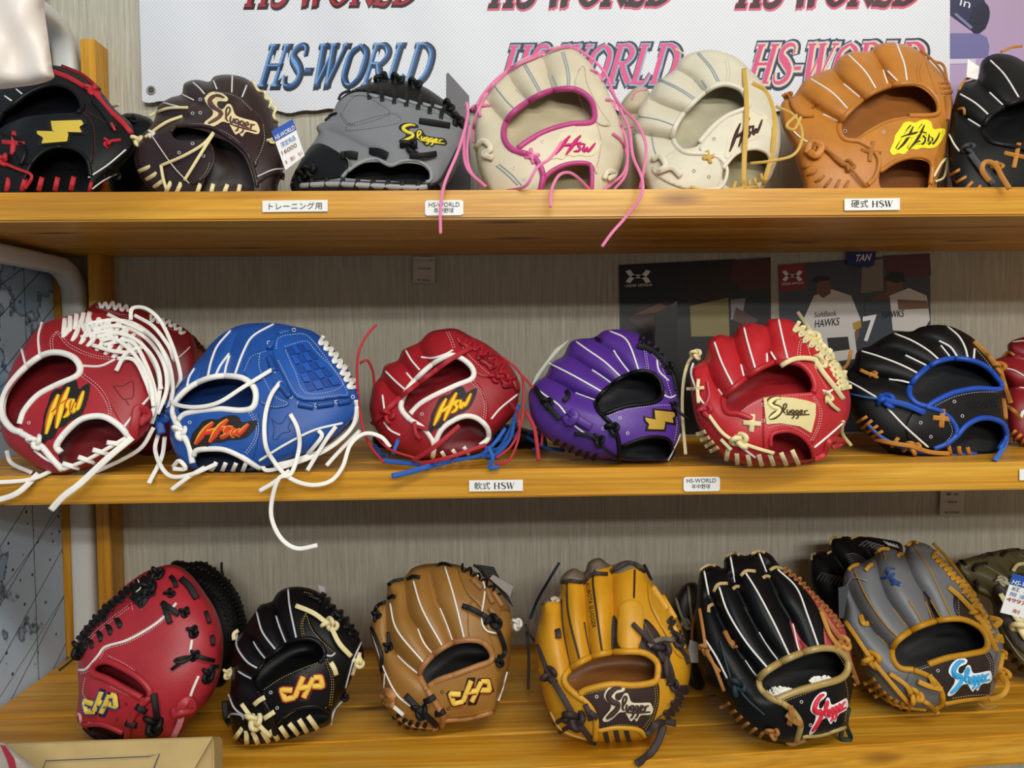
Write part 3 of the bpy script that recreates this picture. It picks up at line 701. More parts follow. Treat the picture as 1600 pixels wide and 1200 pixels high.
# bat poster
def grad_mat():
    m, nt, b = new_mat('poster_print'); L = nt.links; tc = N(nt, 'ShaderNodeTexCoord'); sp = N(nt, 'ShaderNodeSeparateXYZ'); L.new(tc.outputs['Generated'], sp.inputs[0])
    r = ramp(nt, [(.0, '#b0a0c4'), (.45, '#a890b4'), (.75, '#a08aa0'), (1.0, '#8a7468')]); ad = N(nt, 'ShaderNodeMath', operation='MULTIPLY_ADD'); ad.inputs[1].default_value = .5; L.new(sp.outputs[0], ad.inputs[0]); L.new(sp.outputs[2], ad.inputs[2]); sc = N(nt, 'ShaderNodeMath', operation='MULTIPLY'); sc.inputs[1].default_value = .66; L.new(ad.outputs[0], sc.inputs[0]); L.new(sc.outputs[0], r.inputs[0]); L.new(r.outputs[0], b.inputs['Base Color']); b.inputs['Roughness'].default_value = .3; return m
ps = flat('poster', [(1476,-60),(1800,-60),(1800,300),(1480,300)], .394, grad_mat()); tag(ps, 'glossy purple poster showing the end of a navy bat, beside the banner', 'poster')
NV = plain('#1b1d44', .3); 
flat('print', [(1485,-12),(1522,-22),(1538,0),(1547,20),(1540,45),(1526,52),(1515,46),(1485,24)], .3935, NV, ps); flat('print', [(1531+15*math.cos(a)*.9-8*math.sin(a),28+24*math.sin(a)+6*math.cos(a)) for a in np.linspace(0,6.283,18,endpoint=False)], .393, plain('#12132e',.3), ps)
flat('print', [(1484,52),(1512,52),(1530,52),(1542,58),(1546,72),(1544,90),(1484,92)], .3935, plain('#6a6796',.3), ps); flat('print', [(1484,92),(1525,92),(1525,99),(1484,100)], .3932, plain('#c8bcd2',.3), ps)
flat('print', [(1490,22),(1494,20),(1520,42),(1517,46)], .3928, plain('#6f7196',.3), ps); ftext('print', 'in', (1499,8), (16,5), (3,-12), .3926, plain('#d6d6de',.4), ps)
# sports posters on the middle wall
def ua(o, r, Y, mat, par):
    for sgn in (1, -1):
        V_, F_ = ribbon2([(-1, .95 * sgn), (-.62, .22 * sgn), (0, -.12 * sgn), (.62, .22 * sgn), (1, .95 * sgn)], [.5, .5, .34, .5, .5]); link('emblem', mesh('emblem', [at(o[0] + v[0] * r, o[1] - v[1] * r * .62, Y) for v in V_], F_), mat, par, smooth=False)
PW = plain('#f0f0ee', .5); Yp = .397
p1 = flat('poster', [(967,414),(1204,402),(1206,676),(972,679)], Yp, plain('#141416', .35)); tag(p1, 'black sports poster with a white emblem and glove photographs behind the purple glove', 'poster')
ua((997,432), 16, Yp - .0008, PW, p1); ftext('lettering', 'UNDER ARMOUR', (977,449), (42,-2), (0,-4.5), Yp - .0008, PW, p1)
for P, c in (([(1072,428),(1140,408),(1138,480),(1076,460)], '#2c1a14'), ([(1085,440),(1120,425),(1135,450),(1100,470)], '#5a2a20'), ([(1145,406),(1203,403),(1203,450),(1160,455),(1140,435)], '#4a2018'), ([(1150,405),(1203,403),(1203,412),(1155,414)], '#b8b2a4'), ([(1078,478),(1138,465),(1140,525),(1080,526)], '#8a7f4c'), ([(1100,490),(1128,486),(1126,512),(1108,508)], '#3c3a34'), ([(1142,468),(1165,466),(1160,492),(1142,500)], '#8c8a90'), ([(1150,480),(1185,500),(1170,512),(1145,500)], '#5a3a3a'), ([(982,500),(1000,478),(1040,470),(1064,482),(1050,500),(1010,520)], '#3e2a22'), ([(990,492),(1030,474),(1060,484),(1030,488)], '#7a5a48')): flat('print', P, Yp - .0006 - .0001 * random.random(), plain(c, .4), p1)
p2 = flat('poster', [(1217,414),(1453,396),(1456,672),(1222,675)], Yp, plain('#3c424c', .35)); tag(p2, 'sports poster of two ball players with a red emblem square behind the bright red glove', 'poster')
flat('print', [(1217,414),(1258,411),(1259,452),(1219,456)], Yp - .0006, plain('#8c2434', .4), p2); ua((1238,431), 13, Yp - .0011, PW, p2); ftext('lettering', 'UNDER ARMOUR', (1221,446), (35,-2), (0,-4), Yp - .0011, PW, p2)
JW = plain('#dcdad4', .5); SK = plain('#7c5a48', .5)
for P, m_ in (([(1380,400),(1453,396),(1455,430),(1390,436)], plain('#5c3038',.4)), ([(1350,470),(1400,466),(1400,520),(1355,540)], plain('#39414c',.4)), ([(1272,462),(1300,452),(1330,462),(1345,500),(1335,520),(1340,560),(1270,570),(1262,520),(1255,500)], JW), ([(1278,440),(1296,438),(1298,458),(1286,466),(1274,456)], SK), ([(1268,440),(1276,431),(1296,432),(1298,442),(1284,443)], plain('#15171a',.4)), ([(1330,500),(1344,498),(1342,525),(1334,540),(1326,530)], SK), ([(1332,505),(1345,500),(1346,512),(1334,516)], plain('#b8943a',.5)), ([(1292,528),(1325,526),(1328,546),(1296,550)], plain('#2c2a28',.4)),
             ([(1390,462),(1420,450),(1448,462),(1453,500),(1440,520),(1395,516)], JW), ([(1384,440),(1410,436),(1412,456),(1398,466),(1386,456)], SK), ([(1382,436),(1392,424),(1412,426),(1414,440),(1400,442)], plain('#15171a',.4)), ([(1360,466),(1395,452),(1404,470),(1380,486),(1362,482)], SK), ([(1402,468),(1448,470),(1452,482),(1404,484)], SK), ([(1347,410),(1380,404),(1380,454),(1345,458)], plain('#8a8074',.5))): flat('print', P, Yp - .0006 - .0003 * random.random(), m_, p2)
DKP = plain('#1c1e22', .5); ftext('lettering', 'SoftBank', (1272,496), (35,-3), (1,-8), Yp - .0016, DKP, p2); ftext('lettering', 'HAWKS', (1273,512), (38,-4), (1,-12), Yp - .0016, DKP, p2, bold=.01); ftext('lettering', 'HAWKS', (1378,498), (34,-3), (1,-11), Yp - .0016, DKP, p2, bold=.01); ftext('lettering', '7', (1348,535), (22,-4), (0,-40), Yp - .0016, PW, p2, bold=.02)
cd_ = flat('display_card', [(1024,490),(1058,470),(1060,720),(1020,720)], .30, plain('#0b0b0c', .5), thick=.002); tag(cd_, 'plain black display card standing behind the purple glove', 'card')
gc = flat('display_card', [(697,116),(700,113),(733,150),(736,320),(697,320)], .30, plain('#4b4a4e', .4), thick=.002); tag(gc, 'dark grey pointed display card standing behind the catcher mitt', 'card')
# price tags and labels
INK = plain('#26262a', .6); PAP = plain('#e8e8e4', .6)
def wall_tag(P, Y, label, rows, mat=PAP, name='price_tag'):
    o = flat(name, P, Y, mat); tag(o, label, 'tag'); A, B, C, D_ = [np.array(p, float) for p in P]
    for s_, u0, v0, u1, hgt in rows:
        a = A + (B - A) * u0 + (D_ - A) * v0; ftext('print', s_, a, (B - A) * (u1 - u0), (A - D_) * hgt, Y - .0006, INK, o)
    return o
tgm = plain('#c6bcb2', .6)
wall_tag([(646,401),(680,402),(679,443),(645,442)], .392, 'small paper price tag hanging under the top shelf, left of the posters', [('460708',.2,.47,.8,.07),('¥13000',.2,.93,.8,.09),('トレーニング用',.12,.16,.88,.08)], tgm)
wall_tag([(1470,760),(1508,760),(1505,806),(1468,805)], .392, 'small paper price tag hanging under the middle shelf', [('軟 式',.25,.32,.75,.1),('¥13750',.2,.95,.8,.09),('460',.3,.58,.7,.08)], tgm)
bt_ = flat('hang_tag', [(1322,388),(1370,388),(1366,414),(1358,418),(1324,412)], .392, plain('#16256e', .4)); tag(bt_, 'dark blue hang tag sticking down over the player poster', 'tag'); ftext('lettering', 'TAN', (1335,409), (24,-2), (3,-11), .3912, PW, bt_, bold=.02)
def shelf_label(x0, y0, x1, y1, lines, label, r=0, slope=-.012):
    P = []; 
    if r:
        for cx, cy, a0 in ((x0 + r, y0 + r, 180), (x1 - r, y0 + r, 270), (x1 - r, y1 - r, 0), (x0 + r, y1 - r, 90)):
            for k in range(4): a = math.radians(a0 + k * 30); P.append((cx + r * math.cos(a), cy + r * math.sin(a)))
    else: P = [(x0, y0), (x1, y0), (x1, y1), (x0, y1)]
    P = [(x, y + (x - x0) * slope) for x, y in P]; o = flat('shelf_label', P, -.0012, plain('#ebebe6', .5)); tag(o, label, 'label')
    for s_, a, b_, c, d_ in lines:
        if s_ == 'HSW*':
            x = a
            for ch in 'HSW': w_ = (c - a) * GL[ch][0] / 2.66; serif_text('print', ch, (x, b_ + (x - x0) * slope), (w_, 0), (0, -d_), lambda x_, y_: -.0018, INK, -.02, (0, 0), o); x += w_
        else: ftext('print', s_, (a, b_ + (a - x0) * slope), (c - a, (c - a) * slope), (0, -d_), -.0018, INK, o)
shelf_label(410,313.5,512,331.5,[('トレーニング用',420,328,503,11)],'white paper label for training gloves on the top shelf edge')
shelf_label(664,313,724,337,[('HS-WORLD',670,323.5,718,7),('年中野球',678,333,709,8)],'rounded white sticker half covered by a pink lace on the top shelf edge',4)
shelf_label(1319.5,310.5,1406,329,[('硬式',1330,324.5,1357,12),('HSW*',1362,324,1396,10)],'white paper label below the orange tan glove on the top shelf edge')
shelf_label(733,750.5,817,768,[('軟式',741,765,766,11.5),('HSW*',771,764.5,805,10)],'white paper label below the small red glove on the middle shelf edge')
shelf_label(1068,745.5,1125,768,[('HS-WORLD',1073,754.5,1119,6.5),('年中野球',1081,764,1110,7.5)],'rounded white sticker below the bright red glove on the middle shelf edge',4)
shelf_label(1593,733,1640,750.5,[],'white paper label at the end of the middle shelf edge')
def hang_tag(P, Y, label, blue=True, rows=()):
    o = flat('hang_tag', P, Y, PAP, thick=.001); tag(o, label, 'tag'); A, B, C, D_ = [np.array(p, float) for p in P]
    q = lambda u, v: tuple(A + (B - A) * u + (D_ - A) * v)
    if blue:
        flat('tag_header', [q(.0,.0), q(1,.0), q(1,.27), q(.0,.27)], Y - .0007, plain('#1f4fa8', .5), o); ftext('lettering', 'HS-WORLD', q(.04,.25), (B - A) * .92, (A - D_) * .11, Y - .0014, PAP, o, shear=.2, bold=.01)
        for s_, u0, v0, u1, h_, c in rows: ftext('print', s_, q(u0, v0), (B - A) * (u1 - u0), (A - D_) * h_, Y - .0014, plain(c, .6), o)
    return o
hang_tag([(424,205),(457,186),(476,243),(446,266)], .03, 'white hang tag with a blue header tied to the dark brown glove', rows=(('限定商品',.2,.48,.85,.13,'#2f6ab8'),('16000',.1,.64,.8,.1,'#7a2a3a'),('3  割  引',.1,.88,.9,.1,'#b03a44')))
hang_tag([(1583,896),(1640,912),(1625,972),(1563,957)], .0, 'white hang tag with a blue header tied to the olive glove', rows=(('紅 ス',.1,.4,.6,.1,'#333a4a'),('限 定 品',.1,.54,.8,.1,'#2f6ab8'),('49970',.05,.68,.7,.1,'#a02a34'),('割  引',.3,.92,.8,.1,'#b03a44')))
for P, Y, c, lb in (([(770,898),(802,916),(797,932),(765,904)], .24, '#c6c2ba', 'pale paper tag poking up behind the tan brown glove'), ([(745,882),(772,886),(803,950),(770,915)], .26, '#3c3c3a', 'dark card tag poking up behind the tan brown glove'), ([(1078,1000),(1096,1006),(1098,1036),(1072,1035)], .10, '#dedcd6', 'plain white tag between the yellow glove and the black glove'), ([(1310,918),(1327,915),(1318,966),(1311,966)], .06, '#3d4046', 'small dark card tag on the grey glove'), ([(1512,92),(1530,104),(1528,125),(1510,120)], .26, '#ece9e2', 'white paper tag corner behind the black glove by the purple poster'), ([(826,612),(858,565),(890,530),(868,545),(838,585)], .12, '#b9bcae', 'translucent strip of tag paper behind the purple glove'), ([(497,914),(507,917),(508,930),(500,924)], .2, '#d8d8d4', 'tiny white tag above the black glove with cream laces')):
    tag(flat('paper_tag', P, Y, plain(c, .5), thick=.001), lb, 'tag')
# cardboard box, plastic bags
CB = plain('#b99f6c', .7, .3, 60, .2, .08); bxo = empty('cardboard_box', tuple(at(170, 1160, -.17) * [1, 1, 0] + [0, 0, -1.3])); tag(bxo, 'brown cardboard box with a printed frame line in front of the bottom shelf', 'box')
A, B, C_, D_ = at(-220, 1173, -.19), at(333, 1153, -.19), at(348, 1151, -.15), at(-220, 1165, -.15)
link('box_body', hexa_mesh('box_body', [(*p[:2], -1.299) for p in (A, B, C_, D_)] + [tuple(p) for p in (A, B, C_, D_)], .002), CB, bxo, smooth=False)
fl = flat('flap', [(-200,1172),(331,1153.5),(297,1212),(-200,1222)], -.198, plain('#c4aa74', .7, .3, 60, .2, .08), bxo, thick=.004)
for L_ in ([(66,1204),(71,1189),(232,1182),(249,1178),(238,1206)],): link('print', mesh('print', *(lambda VF: ([at(v[0], v[1], -.2005) for v in VF[0]], VF[1]))(ribbon2(L_, 1.6, sm=False))), plain('#3a3f5c', .6), fl, smooth=False)
def film(c, alpha, rough=.25):
    m, nt, b = new_mat('plastic_film'); b.inputs['Base Color'].default_value = (*lin(c), 1); b.inputs['Roughness'].default_value = rough; b.inputs['Alpha'].default_value = alpha; return m
def pillow(name, out, Y, T, mat, label, cat):
    out = curve2(out, 4, True); g = hexgrid(*sum(zip(out.min(0), out.max(0)), ()), 7); g = g[inside(g, out)]; g = g[seg_dist(g, out, True) > 3]; V, Tn, _ = cdt(g, [(out, True)]); Tn = Tn[inside(V[Tn].mean(1), out)]
    d = np.minimum(seg_dist(V, out, True) / 26, 1); h = T * np.sqrt(np.clip(1 - (1 - d) ** 2, 0, 1)) + np.where(d > .1, .0035 * np.sin(V[:, 0] / 19 + V[:, 1] / 31) + .002 * np.sin(V[:, 0] / 11 - V[:, 1] / 23), 0)
    f = [at(v[0], v[1], Y - k) for v, k in zip(V, h)]; b_ = [at(v[0], v[1], Y + k * .6) for v, k in zip(V, h)]; n_ = len(V)
    o = link(name, mesh(name, f + b_, [tuple(t) for t in Tn] + [tuple(t[::-1] + n_) for t in Tn]), mat); tag(o, label, cat); return o
pillow('plastic_bag', [(-60,-60),(40,-60),(68,-20),(70,20),(76,62),(82,108),(84,122),(62,131),(30,136),(-10,140),(-60,138)], -.3, .02, film('#e6dcd2', .93, .4), 'milky white plastic bag hanging close by in front of the top shelf', 'bag')
pb = pillow('plastic_bag', [(-60,1158),(0,1160),(12,1164),(32,1180),(52,1196),(70,1225),(-60,1230)], -.25, .012, film('#b8b0ac', .55), 'clear plastic bag with red print in front of the cardboard box', 'bag')
flat('print', [(0,1164),(8,1166),(22,1186),(26,1204),(16,1206),(10,1186)], -.2655, plain('#9c2a3c', .5), pb)
# ---------------------------------------------------------------- the gloves, shelf by shelf
WHITE = plain('#e9e7e1', .5); OFFW = plain('#d9d6cc', .5); BLK = leather('#0b0b0d', .38); BLACE = lacem('#0d0e10')
CREAM = lacem('#e2d4a0'); TAN = lacem('#b5792f'); WLACE = lacem('#efece4'); PINK = lacem('#e07aa6'); REDL = lacem('#a8222e'); BLUEL = lacem('#1f55a8')
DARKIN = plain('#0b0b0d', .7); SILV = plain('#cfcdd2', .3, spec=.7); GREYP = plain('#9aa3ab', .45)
GRP = {'t': 'gloves on the top shelf', 'm': 'gloves on the middle shelf', 'b': 'gloves on the bottom shelf'}
def G(label, org, sc, sh, out, main, back=None, T=.078, lean=.42, yb=None, gro=(), holes=(), regs=(), seeds=(), pipes=(), pm=WHITE, pw=2.6, binds=(), st=(), stm=WHITE, eye=(), eyem=SILV,
      laces=(), lm=CREAM, lw=4.5, whips=(), knots=(), zigs=(), cat='baseball glove', name='baseball_glove', gd=.019, gw=7.0, default='finger', TB=.045):
    g = Glove(name, label, cat, org, sc, sh, out, T=T, lean=lean, yb=yb, group=GRP[sh], TB=TB)
    for p in gro: g.groove(p, gd, gw)
    for h in holes: g.hole(*h)
    for r in regs: g.region(*r)
    for q in seeds: g.seed(*q)
    g.build(main, back, default=default)
    for p in pipes: g.piping(p, pm, pw)
    for b in binds: g.tube('binding', b[0], b[1], b[2], closed=(len(b) > 3 and b[3]), segs=10)
    if st: g.stitch(st, stm)
    for e in eye: g.eyelet(e[0], e[1], eyem)
    for l in laces: g.lace(l[0] if isinstance(l, tuple) and isinstance(l[0], list) else l, l[1] if isinstance(l, tuple) and isinstance(l[0], list) and len(l) > 1 else lm, l[2] if isinstance(l, tuple) and isinstance(l[0], list) and len(l) > 2 else lw)
    for wv in whips: g.whip(wv[0], wv[1], wv[2] if len(wv) > 2 else lm, *(wv[3:] if len(wv) > 3 else ()))
    for z in zigs: g.zig(*z)
    for k in knots: g.knot(k[0], k[1], k[2], k[3] if len(k) > 3 else lm, k[4] if len(k) > 4 else random.uniform(0, 90))
    return g
def cross(g, x, y, mat, r=26, w=4.5, a=0):
    c, s_ = math.cos(math.radians(a)), math.sin(math.radians(a))
    for dx, dy in ((r * c, r * s_), (-r * s_, r * c)): g.lace([(x - dx, y - dy, -1), (x, y, 2.2), (x + dx, y + dy, -1)], mat, w)

# ---- top shelf
def t1():
    blk = leather('#0f1011', .48); red = lacem('#b3252f')
    g = G('black leather glove with red laces and a gold S emblem beside the dark brown glove', (0, 0), .3, 't',
      [(-150,700),(-120,560),(-30,470),(60,420),(160,370),(280,340),(420,385),(520,470),(600,570),(680,640),(700,720),(690,790),(620,880),(540,960),(480,1050),(200,1080),(0,1080),(-120,980)], blk, BLK,
      gro=[[(-60,490),(0,560),(40,610)]],
      holes=[([(-20,680),(0,620),(60,560),(150,490),(260,448),(340,458),(400,500),(425,560),(400,585),(280,592),(140,607),(40,645)], BLK, .004, .05), ([(130,940),(170,855),(230,795),(310,772),(400,790),(450,840),(470,920),(455,1000),(300,1030),(150,1020)], BLK, .008, .05)],
      regs=[('strap', [(40,655),(140,612),(290,598),(425,580),(480,650),(490,790),(465,860),(400,785),(310,765),(230,790),(150,860),(70,800),(30,720)], leather('#111214', .42), .0015)],
      seeds=[(550,700,'thumb_stall'), (0,850,'heel')], pipes=[[(25,500),(60,525)],[(85,465),(115,490)],[(460,925),(560,860),(655,780)]],
      binds=[([(-30,690),(0,615),(60,555),(150,485),(260,443),(345,453),(405,497),(430,560),(405,590)], BLK, 8), ([(20,690),(90,730),(130,790),(110,860)], BLK, 8), ([(125,940),(165,850),(230,788),(310,765),(405,785),(456,838),(474,920)], BLK, 6)],
      st=[[(432,580),(485,650),(492,790),(470,850)],[(445,575),(540,630),(590,650)]], stm=plain('#a3303a', .5), lm=red,
      laces=[([(275,372,3),(360,405,4),(430,445,5),(490,480,6),(560,565,5),(640,640,3),(690,700,2)],red,8), ([(320,345,2),(430,392,4),(520,470,5)],lacem('#7c1520'),7), [(20,850,4),(90,880,5),(165,915,5),(130,985,3)], ([(490,520,5),(550,590,6),(595,665,4)],BLACE,11), [(580,640,5),(600,680,3)], ([(560,870),(610,890),(620,930),(540,920)],BLACE,5), [(540,750),(580,735),(630,728)], ([(480,985,4),(540,940,5),(610,905,3)],OFFW,2.2)],
      whips=[([(0,965),(150,960),(300,960),(420,955)],5,red,22,7,15), ([(440,975),(570,965)],2,red,16,5,20)], knots=[(480,470,26,red,30),(18,835,26,red,20),(560,745,16,red)])
    cross(g, 70, 745, red, 60, 7, 5)
    logo_ssk(g, (312,685), (250,-12), (4,-120), gold_mat('#e2c24c'), plain('#0e0d0a',.5))
def t2():
    br = leather('#2b1a19', .4); lin_ = leather('#22140f', .45)
    g = G('dark brown training glove with cream laces and an outlined script logo', (0, 0), .3, 't',
      [(700,800),(725,720),(790,650),(815,590),(830,545),(890,508),(945,490),(960,435),(1020,415),(1090,425),(1115,398),(1180,388),(1260,400),(1320,435),(1380,495),(1420,570),(1450,660),(1475,760),(1480,860),(1450,960),(1400,1065),(1000,1080),(850,1065),(775,990),(715,890)], br, br,
      gro=[[(948,495),(1000,525),(1040,545)],[(1095,420),(1110,450),(1120,490)],[(1240,400),(1240,450),(1250,500)],[(815,600),(880,600),(960,610)]], gd=.014,
      holes=[([(895,692),(920,665),(1000,668),(1085,690),(1085,718),(1000,730),(920,727)], DARKIN, .006, .03), ([(1090,715),(1180,735),(1260,800),(1305,890),(1320,1000),(1200,1025),(1050,1025),(1085,900),(1120,850),(1115,780)], lin_, .006, .035, (.6,-.8))],
      regs=[('strap', [(945,620),(1000,545),(1080,492),(1160,477),(1240,500),(1310,560),(1372,640),(1355,760),(1332,870),(1280,790),(1200,722),(1100,668),(1000,658),(925,672)], leather('#2f1c1b', .36), .002)],
      seeds=[(800,800,'heel'), (1420,700,'thumb_stall')],
      pipes=[[(1005,430),(1040,460),(1065,490)],[(1112,420),(1130,465)],[(1210,393),(1207,482)],[(1285,445),(1260,508)],[(945,490),(1010,522)],[(850,535),(930,555)],[(1340,920),(1420,885),(1480,880)]], pm=OFFW,
      binds=[([(890,690),(920,658),(1000,655),(1100,665),(1200,722),(1285,795),(1325,900),(1340,975)], br, 6), ([(1060,740),(1110,790),(1105,860),(1060,930),(1000,960)], br, 5)],
      st=[[(1372,650),(1375,740),(1330,850)],[(960,645),(1080,650),(1200,705),(1280,775)],[(1010,960),(1070,900),(1095,840)],[(1080,498),(1160,485),(1240,508),(1310,572)]], stm=plain('#cfc8b8', .5),
      eye=[(1043,518),(1073,513),(1003,590),(1043,587),(1003,748),(933,795),(1060,812)], lm=CREAM,
      laces=[[(775,605,3),(870,565,5),(980,560,3)],[(755,715,3),(860,640,6),(950,605,3)],[(840,862,4),(960,810,8),(1060,750,8),(1112,690,4)],[(1112,695,4),(1040,810,9),(960,940,4)],[(838,860,4),(850,930,4),(868,990,2)],([(780,690,2),(840,780,3),(905,870,3),(985,955,2)],OFFW,1.6),
             [(1315,420,2),(1345,470,4),(1380,480,2),(1385,515,4),(1415,520,2),(1405,560,4),(1440,560,2),(1425,600,4),(1445,640,2)],([(1330,955),(1400,910),(1470,905),(1470,935)],br,6)],
      whips=[([(735,860),(790,920),(850,970),(960,985)],5,CREAM,20,6,15),([(1000,985),(1280,992)],4,CREAM,18,6,15)], knots=[(720,735,24,CREAM),(790,700,14,OFFW),(1410,735,12,CREAM)])
    logo_slugger(g, (1210,612), (265,115), (5,-175), plain('#5a3a34',.6), plain('#dccb98',.7), 6.5, 2.4)
def t3():
    gr = leather('#75777a', .5, .08); bk = leather('#0e0e10', .45)
    g = G('grey and black catcher mitt with a yellow script logo lying palm down', (400, 60), .3, 't',
      [(190,800),(180,745),(220,660),(262,590),(322,505),(315,458),(380,415),(430,325),(490,275),(580,235),(680,218),(800,225),(890,260),(980,322),(1060,390),(1090,450),(1080,540),(1060,640),(1020,725),(960,810),(900,862),(500,872),(260,855)], gr, bk, cat='catcher mitt', name='catcher_mitt', default='back_panel', T=.07,
      gro=[[(318,462),(400,492),(520,550),(600,592)]], gd=.012,
      holes=[([(455,722),(500,682),(560,650),(640,645),(700,667),(780,650),(860,660),(903,700),(900,742),(820,755),(700,742),(560,735)], DARKIN, .006, .04)],
      regs=[('web', [(425,330),(500,268),(590,228),(800,212),(900,250),(1000,325),(1100,450),(1070,470),(1040,430),(960,375),(850,340),(700,305),(560,278),(490,288)], bk, .001), ('thumb_pad', [(180,740),(222,650),(262,585),(330,545),(440,600),(480,650),(450,720),(300,740)], bk, .001), ('thumb_fold', [(300,605),(360,575),(470,620),(500,665),(460,700),(380,690),(310,650)], leather('#5f6164',.5,.08), .006), ('heel', [(180,760),(300,742),(560,745),(900,755),(960,780),(900,870),(260,860)], bk, .001)],
      pipes=[], binds=[([(448,725),(480,690),(540,650),(620,628),(700,662),(760,640),(840,638),(903,680),(912,735),(885,750)], leather('#8c8e90',.5), 6), ([(235,768),(400,760),(600,768),(800,778),(890,775)], leather('#9a9c9d',.5), 9)],
      st=[[(440,400),(500,312),(560,300),(640,340),(692,395),(500,455),(440,405)],[(475,450),(700,392),(740,440),(490,480),(475,450)],[(440,390),(480,440),(520,450)],[(490,300),(600,300),(760,340),(900,380),(1040,430)]], stm=plain('#1a1a1c', .6), lm=BLACE,
      laces=[([(850,430,3),(930,440,5),(1010,455,3)],BLACE,10),([(445,610,5),(490,605,8),(530,612,5)],BLACE,12),([(590,588,5),(640,592,8),(685,612,5)],BLACE,12),([(900,770,4),(960,740,6),(1010,660,5),(1060,560,3)],BLACE,5),[(430,320,2),(445,290,5),(490,270,2)],[(360,430,2),(390,400,5),(420,390,2)],([(800,610,6),(870,610,10),(940,600,6)],BLACE,9)],
      whips=[([(250,765),(420,760),(620,768),(880,776)],8,BLACE,24,7,12),([(560,275),(700,300),(850,335),(1000,395)],7,BLACE,24,7,-15)], knots=[(660,212,28,BLACE),(740,222,28,BLACE),(832,246,28,BLACE),(1000,360,26,BLACE),(1050,430,26,BLACE),(805,565,30,BLACE),(280,690,26,BLACE),(240,720,24,BLACE)])
    for x in (610, 690, 760, 820, 890, 950): g.lace([(x-22,y_(x),2),(x+20,y_(x)+14,2)], plain('#8f9193', .5), 5)
    logo_slugger(g, (870,512), (235,55), (0,-100), plain('#e2cf3a',.5), plain('#17160f',.6), 4.5, 2.2)
def y_(x): return 292 + (x - 610) * .17
